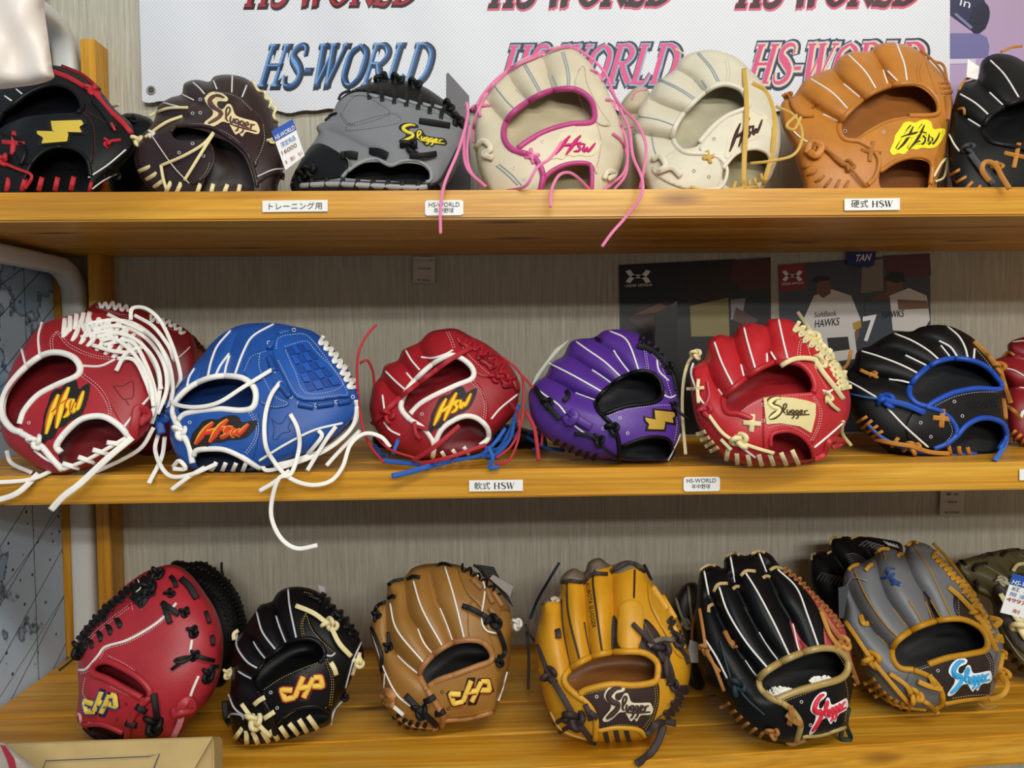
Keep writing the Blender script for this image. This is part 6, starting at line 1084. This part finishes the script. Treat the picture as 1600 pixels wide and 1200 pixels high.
def b3():
    tn = leather('#94692f', .42, .1); bd = leather('#a87444', .42)
    g = G('plain tan brown glove with black laces and a yellow emblem', (520, 860), .25, 'b',
      [(232,480),(258,400),(262,345),(330,310),(348,205),(440,170),(500,110),(590,85),(700,82),(780,90),(880,130),(980,190),(1060,280),(1110,370),(1132,480),(1112,600),(1102,720),(1062,860),(1000,1025),(850,1062),(700,1095),(600,1125),(470,1112),(380,1045),(330,955),(310,850),(280,700),(240,560)], tn, tn, T=.09,
      gro=[[(605,150),(640,310),(682,400),(755,585)],[(448,190),(470,380),(540,500),(640,670)],[(332,310),(340,520),(402,652),(560,790)]],
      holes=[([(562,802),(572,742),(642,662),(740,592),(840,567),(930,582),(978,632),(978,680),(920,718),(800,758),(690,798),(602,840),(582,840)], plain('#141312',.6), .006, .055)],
      regs=[('strap', [(602,852),(760,777),(985,700),(1025,800),(1002,1005),(850,1042),(700,1055),(652,950)], leather('#9a6d33',.4), .0018), ('thumb_patch', [(850,540),(850,340),(900,330),(960,470),(1010,620),(985,640),(940,575)], tn, .001), ('web', [(790,95),(880,130),(980,190),(1060,280),(1110,375),(1050,380),(1050,500),(1000,530),(940,480),(940,380),(850,280),(800,180)], leather('#8a6130',.45), .003)],
      seeds=[(430,850,'heel'), (1070,700,'thumb_stall')], pw=3,
      pipes=[[(700,100),(760,300),(820,545)],[(502,190),(560,370),(690,607)],[(670,360),(712,460),(752,572)],[(357,330),(402,500),(577,712)],[(530,490),(570,580),(632,657)],[(405,655),(470,720),(540,777)],[(238,490),(320,740),(400,900),(500,985)],[(318,870),(325,770)],[(1035,940),(1060,870),(1090,760)],[(900,150),(950,230),(930,420),(960,500),(1040,520)]],
      binds=[([(590,872),(550,800),(555,740),(620,660),(720,590),(830,560),(930,572),(987,630),(987,690),(900,725),(760,777),(660,812),(600,850)], bd, 9), ([(590,872),(640,950),(685,1030),(680,1100),(620,1115)], bd, 9), ([(690,1062),(850,1047),(997,1012)], bd, 8), ([(390,1030),(480,1090),(620,1112)], bd, 5)],
      st=[[(610,862),(760,790),(985,712)],[(998,700),(1024,800),(1004,990)],[(985,705),(1010,800),(992,990)],[(740,1035),(850,1025),(990,995)],[(860,345),(870,450),(880,545)],[(872,345),(900,450),(960,560)],[(945,390),(940,460),(990,515),(1035,500)]], stm=plain('#c9a24c',.5), eye=[(683,885),(722,988)], eyem=plain('#3a2a18',.5), lm=BLACE, lw=6,
      laces=[[(345,300,3),(370,285,6),(392,290,3)],[(465,180,3),(500,162,6),(545,168,3)],[(650,95,3),(690,82,6),(745,98,3)],[(260,400,3),(275,350,6),(330,320,3)],[(345,215,3),(385,190,6),(440,180,3)],([(810,345,4),(880,370,8),(990,435,6)],BLACE,8),([(1010,450,6),(1060,560,8),(1075,640,7),(1030,690,4)],BLACE,7),([(345,510,3),(348,560,5),(345,600,4)],BLACE,5),([(570,948,3),(605,935,7),(638,912,3)],BLACE,9),([(640,1025,3),(670,1020,7),(702,1003,3)],BLACE,9),([(455,905,4),(530,985,7),(560,1010,7),(652,1100,3)],BLACE,9),([(880,90,'Y',.25),(920,120,'Y',.25),(960,180,'Y',.24)],BLACE,5),([(345,950,4),(390,985,6),(442,1030,2)],OFFW,6),([(240,480,3),(300,640,5),(305,760,3)],BLACE,6)],
      whips=[([(385,1020),(440,1075),(520,1100),(600,1108)],5,BLACE,18,6,15)], zigs=[([(800,100),(880,140),(970,205),(1040,280)],10,BLACE,5,4)], knots=[(1002,445,28,BLACE),(1035,692,20,BLACE),(345,605,18,BLACE),(545,1000,28,BLACE,45),(275,410,20,BLACE),(1150,460,22,OFFW)])
    for i, L in enumerate(([(960,240),(1000,330)],[(1000,260),(1060,350)],[(870,180),(930,240)],[(980,360),(1030,430)])): g.tube('web_bar', [(L[0][0],L[0][1],4),(L[1][0],L[1][1],4)], leather('#8a6130',.45), 9, 6, segs=8)
    g.tube('knot_tab', [(310,920,4),(330,880,8),(375,915,8),(330,945,7),(385,960,5)], bd, 12, 6, flat=True)
    logo_ha(g, (855,885), (250,-15), (10,-150), plain('#eec552',.5), plain('#7a1f22',.5), plain('#240c0e',.5), 6.5)
def b4():
    yl = leather('#c98f1c', .4, .1); br = leather('#34231f', .4); dl = lacem('#352a29'); cap = leather('#6e6250', .5)
    g = G('yellow glove with a dark brown wrist strap and dark brown laces', (780, 850), .29176, 'b',
      [(200,600),(195,500),(222,380),(238,300),(318,275),(330,180),(395,130),(455,150),(480,95),(540,75),(598,112),(680,88),(760,110),(800,180),(860,260),(920,340),(970,430),(1010,560),(1027,650),(1012,760),(970,860),(900,935),(820,1012),(760,1050),(520,1065),(420,1045),(330,1012),(270,905),(230,780)], yl, yl, T=.092, lean=.5,
      gro=[[(600,120),(612,380),(605,590)],[(450,165),(470,440),(495,610)],[(322,285),(340,450),(385,670)]], gd=.024,
      holes=[([(358,752),(368,702),(440,642),(540,602),(650,588),(760,593),(828,632),(842,690),(828,728),(740,748),(600,748),(500,768),(430,798),(392,788)], leather('#7c4c22',.45), .004, .055)],
      regs=[('strap', [(440,802),(600,762),(740,757),(842,735),(858,830),(832,935),(778,1015),(740,988),(630,977),(530,992),(520,920),(470,842)], br, .0018), ('crotch_panel', [(780,400),(850,470),(885,560),(908,700),(855,715),(838,640),(765,578),(745,560),(770,480)], br, .001), ('web', [(800,190),(860,260),(925,345),(985,450),(1015,600),(960,600),(900,500),(810,330)], leather('#c08a20',.42), .003),
            ('finger_cap', [(322,215),(328,165),(400,118),(450,150),(442,200),(385,188)], cap, .0012), ('finger_cap', [(452,150),(480,90),(540,68),(600,112),(560,130),(500,152),(445,215)], cap, .0012), ('finger_cap', [(590,140),(680,82),(765,104),(800,160),(725,130),(645,155)], cap, .0012), ('finger_cap', [(222,330),(238,270),(322,248),(322,285),(265,312)], cap, .0012), ('finger_patch', [(640,545),(635,400),(650,325),(700,293),(755,312),(775,370),(768,460),(740,560)], leather('#cc9320',.4), .0012), ('finger_gap', [(606,395),(630,400),(645,470),(655,578),(604,585)], plain('#2a211c',.6), .0)],
      seeds=[(300,750,'heel'), (930,800,'thumb_stall')], pm=plain('#33231a',.5), pw=3.4,
      pipes=[[(512,140),(502,200),(520,350),(552,582)],[(362,210),(372,380),(432,625)],[(455,420),(468,500),(488,595)],[(726,140),(722,290)],[(335,300),(345,450),(382,660)],[(830,950),(900,890),(985,800)]],
      binds=[([(450,835),(390,790),(350,740),(360,690),(440,630),(540,590),(650,577),(770,582),(842,630),(848,700),(827,740),(720,757),(600,752),(480,777),(430,802)], yl, 9.5), ([(390,790),(470,850),(515,930),(515,1045)], yl, 9), ([(530,998),(630,982),(740,992),(780,1030)], yl, 8), ([(275,900),(330,990),(430,1035),(510,1045)], leather('#d8a860',.4), 4)],
      st=[[(445,812),(600,772),(830,745)],[(840,742),(850,830),(822,930),(780,1000)],[(828,745),(838,830),(810,925),(768,992)],[(560,985),(650,968),(745,978)],[(640,345),(700,300),(765,345),(770,420),(740,555)],[(775,420),(850,560),(890,690)],[(660,565),(740,570)],[(830,300),(900,400)]], stm=plain('#c8b24a',.5), eye=[(522,818)], eyem=plain('#e4e0d8',.3), lm=dl, lw=6,
      laces=[([(205,540,3),(245,650,6),(275,710,6)],dl,7),([(275,710,6),(330,800,9),(400,925,7)],dl,9),([(420,955,6),(470,1020,6),(522,1095,2)],dl,9),([(460,860,4),(480,900,8),(490,945,4)],dl,8),([(465,888,4),(500,910,8),(528,935,4)],dl,8),([(312,455,3),(318,480,5),(318,505,3)],dl,9),([(715,425,4),(800,510,8),(870,570,6)],dl,7),([(880,580,6),(915,660,8),(938,755,4)],dl,8),([(800,545,5),(860,510,9),(945,512,5)],lacem('#6a6058'),7),([(890,590,6),(900,700,8),(930,755,4)],dl,7),([(960,540,6),(1000,600,'Y',.02),(1015,640,'Y',.02)],dl,7),([(945,960,4),(860,955,9),(785,1020,4)],dl,10),([(880,970,'Y',-.01),(850,1060,'Y',-.02),(800,1130,'Y',-.025),(735,1178,'Y',-.03)],dl,11),([(322,100,'Y',.3),(262,200,'Y',.28),(205,300,'Y',.25),(165,400,'Y',.22)],lacem('#1c2c44'),5),([(140,430,'Y',.2),(160,480,'Y',.19),(190,520,'Y',.18)],dl,5),([(145,470,'Y',.2),(158,600,'Y',.18),(155,780,'Y',.15)],dl,5),([(775,110,'Y',.28),(795,150,'Y',.27),(815,195,'Y',.26)],dl,6),([(280,300,4),(300,290,7),(318,310,4)],lacem('#b5aa98'),7),[(340,205,3),(380,195,6),(440,205,3)],[(450,210,3),(500,160,6),(580,160,3)],[(600,150,3),(700,100,6),(780,150,3)]],
      whips=[([(300,930),(380,1010)],2,dl,24,6,15),([(545,1025),(640,1030),(720,1035)],3,dl,24,7,-15)], zigs=[([(990,760),(960,850),(900,930)],12,dl,7,6),([(910,400),(950,470),(985,560)],12,dl,6,5)], knots=[(275,705,30,dl),(405,935,36,dl),(870,572,34,dl),(930,755,22,dl),(945,515,28,dl),(380,950,24,dl)])
    for L in ([(820,230),(900,350)],[(870,280),(940,400)],[(930,440),(985,560)]): g.tube('web_bar', [(L[0][0],L[0][1],4),(L[1][0],L[1][1],4)], leather('#cc9526',.4), 11, 6, segs=8)
    g.text('finger_lettering', 'KUBOTA SLUGGER', (463,212), (34,238), (22,-3), plain('#2a1c10',.6), .0006, 0, .01)
    g.stroke('embossed_mark', [g.px([(900+i*15,872-i*17),(905+i*15,850-i*17),(911+i*15,868-i*17),(914+i*15,846-i*17)]) for i in range(7)], leather('#8f6412',.4), 1.2, .0003, .8)
    logo_slugger(g, (692,865), (245,35), (10,-180), plain('#3d2724',.6), plain('#ddd0b0',.7), 6.5, 2.6)
def b5():
    bk = leather('#0b0c0e', .42); gd_ = plain('#a98f52', .35, .2, 300, .7); red = leather('#a63842', .45); tn = lacem('#a06a34')
    g = G('black glove with gold binding and a red and white script logo', (1020, 840), .29176, 'b',
      [(240,560),(225,450),(232,370),(240,260),(255,182),(295,152),(345,150),(378,165),(385,112),(440,85),(500,97),(560,70),(630,90),(690,160),(790,230),(880,310),(960,390),(1020,470),(1060,600),(1082,700),(1072,800),(1052,900),(1030,1015),(900,1065),(780,1095),(700,1105),(600,1085),(480,1015),(380,885),(300,805),(250,700)], bk, BLK, T=.095, lean=.5,
      gro=[[(612,180),(680,340),(742,450),(805,630)],[(440,240),(520,420),(600,560),(700,690)],[(322,345),(400,520),(490,650),(590,795)]], gd=.024,
      holes=[([(572,792),(592,742),(682,682),(782,632),(880,602),(970,607),(1028,652),(1038,702),(1018,738),(900,788),(780,818),(680,858),(622,858)], plain('#0c0c0d',.7), .008, .055)],
      regs=[('strap', [(672,882),(780,832),(1032,752),(1050,850),(1034,1002),(900,1052),(792,1058),(782,980),(742,920)], leather('#0e0e10',.4), .0018), ('web', [(700,165),(790,228),(880,308),(965,395),(1025,480),(1056,600),(1072,715),(1042,700),(1005,620),(940,590),(918,560),(908,440),(868,350),(800,260)], red, .0015), ('finger_gap', [(733,440),(790,540),(838,602),(788,615),(758,540)], red, .0005)],
      seeds=[(400,700,'heel')], pw=3.2,
      pipes=[[(495,185),(560,290),(650,460),(732,632)],[(355,265),(402,400),(500,560),(622,707)],[(668,170),(770,270),(830,420),(887,582)],[(570,505),(620,590),(677,667)],[(495,655),(530,710),(577,757)],[(270,530),(340,640),(407,772)],[(750,460),(770,560),(785,612)],[(275,180),(300,310)],[(415,100),(440,240)],[(570,85),(608,185)]],
      binds=[([(690,882),(620,852),(570,800),(580,740),(670,675),(780,624),(890,594),(980,600),(1037,650),(1042,710),(1000,757),(880,792),(760,827),(660,867)], gd_, 10), ([(690,882),(750,930),(790,1000),(770,1085)], gd_, 9), ([(800,1065),(900,1055),(1028,1015)], gd_, 7)],
      st=[[(700,880),(860,820),(1020,765)],[(1030,760),(1045,850),(1030,990)],[(920,450),(930,560),(1000,640),(1035,700)],[(880,330),(960,420),(1010,500)],[(790,240),(870,320)]], stm=plain('#c9a878',.5), eye=[(796,880),(845,1005)], lm=tn, lw=5,
      laces=[[(240,370,'Y',.17),(212,480,'Y',.14),(220,600,'Y',.12),(302,798,'Y',.08)],[(250,380,4),(270,500,7),(282,590,7)],[(285,600,7),(330,690,8),(382,822,4)],[(275,600,7),(320,670,8),(360,720,4)],([(385,500,4),(410,550,6),(430,580,5)],tn,7),([(890,370,4),(960,480,8),(1020,560,8)],tn,7),([(1020,570,7),(1060,680,8),(1098,785,'Y',.02)],tn,7),([(900,395,4),(950,520,8),(1010,600,6)],lacem('#c08a3e'),6),([(735,900,4),(745,950,8),(728,1005,4)],tn,8),([(715,945,4),(760,985,8),(803,1002,4)],tn,8),([(540,1000,'Y',-.0),(600,940,'Y',-.02),(660,960,'Y',-.025),(690,1010,'Y',-.02)],tn,6),([(610,1045,'Y',.0),(680,1030,'Y',-.02),(730,1105,'Y',-.02),(818,1085,'Y',-.02)],tn,6),([(1050,910,'Y',.01),(1035,1000,'Y',.0),(1060,1075,'Y',.0),(1010,1075,'Y',.0),(1020,990,'Y',.01)],lacem('#13211e'),7),([(360,550,3),(400,700,5),(430,790,4)],lacem('#24323a'),3),([(440,790,4),(520,880,6),(600,950,4)],lacem('#24323a'),3),([(970,590,4),(1010,560,7),(1030,600,4)],tn,6),[(1070,740,4),(1095,770,'Y',.02),(1075,790,'Y',.02)]],
      whips=[([(370,880),(450,970),(530,1035),(600,1075)],6,tn,18,5,15)], zigs=[([(700,170),(790,235),(870,315),(950,400),(1010,480)],26,tn,4,3.5)], knots=[(280,595,22,tn),(430,572,18,tn),(1015,565,28,lacem('#c08a3e')),(450,795,30,lacem('#1c2a30')),(640,1045,22,tn)])
    for c in ([(250,180),(290,150),(335,150)],[(390,105),(430,84),(465,92)],[(525,90),(565,72),(600,80)],[(470,205),(500,178),(550,180)],[(325,290),(350,250),(400,245)],[(625,175),(660,158),(700,170)],[(300,400),(300,370),(325,355)],[(430,275),(445,262),(462,262)],[(590,215),(610,205),(628,212)]): g.lace([(p[0],p[1],2) for p in c], lacem('#b59a68'), 5)
    for cx, cy, r_ in ((690,835,75),(905,772,60)):
        V = []; 
        for k in range(150):
            a = random.uniform(0, 6.28); rr = random.random() ** .5 * r_; p = (cx + math.cos(a) * rr, cy + math.sin(a) * rr * .38); V.append([(p[0], p[1], -3), (p[0] + random.uniform(-9, 9), p[1] - random.uniform(5, 16), 1)])
        g.stroke('fleece_lining', [g.px(v) for v in V], plain('#eceae4',.9), 3.0, -.002, 3.0)['kind'] = 'stuff'
    logo_slugger(g, (945,920), (190,-60), (10,-185), plain('#d0263c',.5), plain('#ece6e4',.7), 6.5, 3.0)
def b6b():
    bk = leather('#101113', .45)
    g = G('black glove with grey striped fingers behind the grey glove', (1220, 820), .25, 'b',
      [(180,320),(190,200),(240,170),(300,160),(312,90),(400,72),(460,80),(500,70),(620,85),(740,110),(765,160),(760,300),(700,600),(500,700),(330,650),(230,480)], bk, bk, T=.05, yb=.24, TB=.03, lean=.3,
      gro=[[(290,160),(360,230),(420,330)],[(470,75),(540,160),(600,260)]], lm=lacem('#b59a68'), laces=[[(190,220,2),(195,185,5),(215,180,2)],[(305,130,2),(320,85,5),(380,75,2)],[(440,85,2),(490,66,5),(540,72,2)],[(290,180,2),(315,165,4)]])
    gy = leather('#5c5e60', .5)
    for b in range(7): g.tube('stripe', [(225+b*22,345+b*6,.6),(260+b*22,300+b*5,.6),(300+b*20,330+b*6,.6)], gy, 2.6, 1.2)
    for b in range(6): g.tube('stripe', [(400+b*8,190+b*14,.6),(460+b*8,180+b*14,.6),(530+b*6,215+b*12,.6)], gy, 2.6, 1.2)
    for b in range(5): g.tube('stripe', [(490+b*24,130+b*6,.6),(540+b*24,100+b*7,.6),(570+b*22,140+b*7,.6)], gy, 2.6, 1.2)
    for b in range(5): g.tube('stripe', [(640+b*20,100+b*6,.6),(680+b*14,130+b*4,.6)], plain('#c9cbcc',.5), 3, 1.2)
def b6():
    gy = leather('#6c6e71', .42, .06); br = leather('#2c201d', .42); yb_ = leather('#b98418', .4, .08); yl = lacem('#c28c28')
    g = G('grey glove with yellow binding and a light blue script logo', (1220, 820), .25, 'b',
      [(390,620),(400,520),(388,420),(400,300),(450,250),(520,230),(585,195),(620,150),(700,150),(765,182),(790,125),(850,108),(930,130),(1000,200),(1080,270),(1150,350),(1220,450),(1300,560),(1362,660),(1392,780),(1382,900),(1332,1025),(1290,1095),(1150,1115),(1000,1155),(830,1170),(700,1125),(600,1035),(530,935),(470,800),(420,700)], gy, gy, T=.095, lean=.5,
      gro=[[(768,175),(830,330),(900,450),(970,610)],[(588,190),(640,400),(720,540),(830,690)],[(395,330),(470,500),(580,660),(715,795)]], gd=.024,
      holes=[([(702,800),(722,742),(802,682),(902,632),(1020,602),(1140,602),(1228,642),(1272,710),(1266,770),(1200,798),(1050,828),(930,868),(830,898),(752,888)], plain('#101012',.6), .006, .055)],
      regs=[('strap', [(852,907),(930,872),(1050,837),(1282,790),(1332,880),(1312,1005),(1292,1065),(1150,1085),(1020,1105),(1002,1020),(932,942)], br, .0018), ('finger_gap', [(888,415),(950,480),(1010,595),(945,607),(915,520)], br, .0), ('crotch_panel', [(1088,425),(1098,560),(1230,640),(1292,705),(1240,575),(1170,465)], br, .001), ('heel_flap', [(830,905),(930,950),(995,1030),(1005,1110),(950,1150),(850,1150),(790,1080),(780,980)], leather('#606265',.42), .001)],
      seeds=[(600,850,'heel'), (1360,800,'thumb_stall')], pm=plain('#9c7220',.5), pw=3,
      pipes=[[(830,130),(930,280),(1000,430),(1072,582)],[(455,275),(540,460),(650,620),(752,722)],[(640,170),(655,215)],[(700,520),(760,600),(817,672)],[(800,475),(850,550),(892,627)],[(905,480),(947,602)],[(935,470),(1002,582)],[(600,690),(702,782)]],
      binds=[([(830,907),(740,892),(695,820),(715,740),(800,670),(900,622),(1020,592),(1140,592),(1240,640),(1287,710),(1277,780),(1180,807),(1040,832),(920,872)], yb_, 9.5), ([(830,907),(930,952),(997,1032),(1007,1112),(950,1155)], yb_, 9), ([(1020,1115),(1150,1092),(1297,1080)], yb_, 9), ([(540,960),(620,1060),(740,1130),(900,1155)], yb_, 6)],
      st=[[(870,905),(1050,848),(1270,805)],[(1290,800),(1325,880),(1305,1000)],[(1278,805),(1312,880),(1293,1000)],[(1075,1085),(1180,1068),(1290,1062)],[(1110,450),(1115,560),(1130,580)],[(1125,450),(1180,520),(1280,690)]], stm=plain('#c9ccd0',.5), eye=[(982,912)], lm=yl, lw=6,
      laces=[([(400,600,4),(470,700,8),(555,830,7)],yl,7),([(580,860,7),(640,930,8),(740,1050,8),(815,1132,3)],yl,7),([(680,930,4),(780,1000,8),(815,1060,8)],yl,7),([(850,1075,8),(920,1120,8),(982,1180,'Y',.0)],yl,7),([(928,938,4),(950,980,8),(945,1020,4)],yl,8),([(858,980,4),(930,1010,8),(1012,1030,4)],yl,8),([(1048,390,4),(1120,450,8),(1215,550,7)],yl,8),([(1230,565,7),(1290,660,9),(1350,792,4)],yl,8),([(952,115,'Y',.3),(1060,230,'Y',.26),(1200,420,'Y',.2),(1210,440,'Y',.19)],yl,6),([(1300,1095,'Y',.03),(1390,1060,'Y',.02),(1415,990,'Y',.03),(1375,930,'Y',.05)],yl,7),([(1340,980,5),(1370,900,'Y',.05),(1390,800,'Y',.07)],yl,6),([(1230,1115,'Y',.05),(1290,1145,'Y',.04),(1350,1130,'Y',.04)],lacem('#a08040'),3),([(498,560,3),(515,615,6),(552,615,3)],yl,8),[(420,285,3),(450,258,6),(490,245,3)],[(590,185,3),(630,150,6),(680,152,3)],[(780,140,3),(820,110,6),(860,112,3)],[(530,285,3),(555,255,6),(580,245,3)],[(730,195,3),(750,180,6),(768,185,3)],([(1330,640,4),(1370,600,'Y',.1),(1300,580,5)],yl,9),([(1340,730,4),(1370,690,6),(1380,740,4)],yl,8),([(400,400,2),(450,330,3),(540,350,2)],plain('#b8b8b8',.3),.8)],
      whips=[([(540,960),(610,1050),(700,1120),(830,1155)],7,yl,20,6,15)], zigs=[([(950,180),(1040,270),(1120,360),(1200,460),(1270,580),(1310,680)],34,yl,6,5)], knots=[(568,848,34,yl),(835,1068,30,yl),(1222,558,28,yl),(1385,940,28,yl),(1385,810,18,yl)])
    logo_slugger(g, (1185,950), (255,-5), (10,-205), plain('#35a0d6',.5), plain('#e6ecef',.7), 7, 3.2)
    logo_slugger(g, (702,332), (105,85), (60,-85), plain('#1d4784',.5), None, 3.5, 2.0, patch=False)
def b7():
    ol = leather('#5f5838', .48, .1); dk = leather('#3d3833', .45); gb = lacem('#221a14')
    g = G('olive glove with a cream knotted lace at the end of the bottom shelf', (1220, 820), .25, 'b',
      [(1100,245),(1200,197),(1250,190),(1325,167),(1420,150),(1520,152),(1700,180),(1850,300),(1900,600),(1850,850),(1750,985),(1640,990),(1540,940),(1470,880),(1420,810),(1375,740),(1335,640),(1315,480),(1220,420),(1140,340)], ol, ol, T=.075, yb=.18, lean=.5,
      gro=[[(1245,190),(1330,240),(1420,330)],[(1400,155),(1460,220),(1560,300)],[(1180,370),(1280,400),(1340,480)]],
      regs=[('strap', [(1330,400),(1420,335),(1520,305),(1700,420),(1720,700),(1580,820),(1470,760),(1400,650),(1348,520)], dk, .003)], seeds=[(1500,850,'heel')], pm=plain('#8a8470',.5), pw=2.4, pipes=[[(1260,245),(1340,290),(1420,340)],[(1480,180),(1560,220),(1600,250)],[(1400,690),(1500,830),(1600,900)]], lm=gb, lw=6,
      laces=[[(1205,290,2),(1230,250,5),(1290,240,2)],[(1240,200,2),(1300,180,5),(1340,185,2)],[(1380,195,2),(1420,160,5),(1490,155,2)],[(1220,410,2),(1230,370,5),(1215,345,2)],[(1160,250,2),(1130,225,5),(1100,250,2)],([(1372,430,5),(1420,510,8),(1500,620,8)],CREAM,8),([(1450,290,4),(1480,250,7),(1540,240,4)],CREAM,6),([(1360,345,4),(1400,360,7),(1440,375,4)],lacem('#c8bfa0'),6)],
      whips=[([(1400,780),(1480,880),(1580,950)],4,gb,18,6,15)], knots=[(1510,650,40,CREAM),(1378,352,22,lacem('#c8bfa0'))])

def b_back():
    G('dark olive glove edge with grey laces hidden behind the black gold bound glove', (1020, 840), .29176, 'b', [(95,420),(115,330),(150,270),(195,240),(245,260),(270,400),(285,700),(265,840),(185,780),(115,600)], leather('#24231b', .45), T=.04, yb=.2, TB=.03, lean=.2, default='back_panel', lm=lacem('#8f8a70'), laces=[[(122,320,3),(150,410,6),(185,480,5)],[(190,260,3),(200,360,6),(215,470,4)]], knots=[(175,465,24)])
# ---------------------------------------------------------------- build
for f_ in (t_back, m_back, b_back, t1, t2, t3, t4, t5, t6, t7, m1b, m1, m2, m3, m4, m5, m6, m7, b1b, b1, b2, b3, b4, b5, b6b, b6, b7): f_()
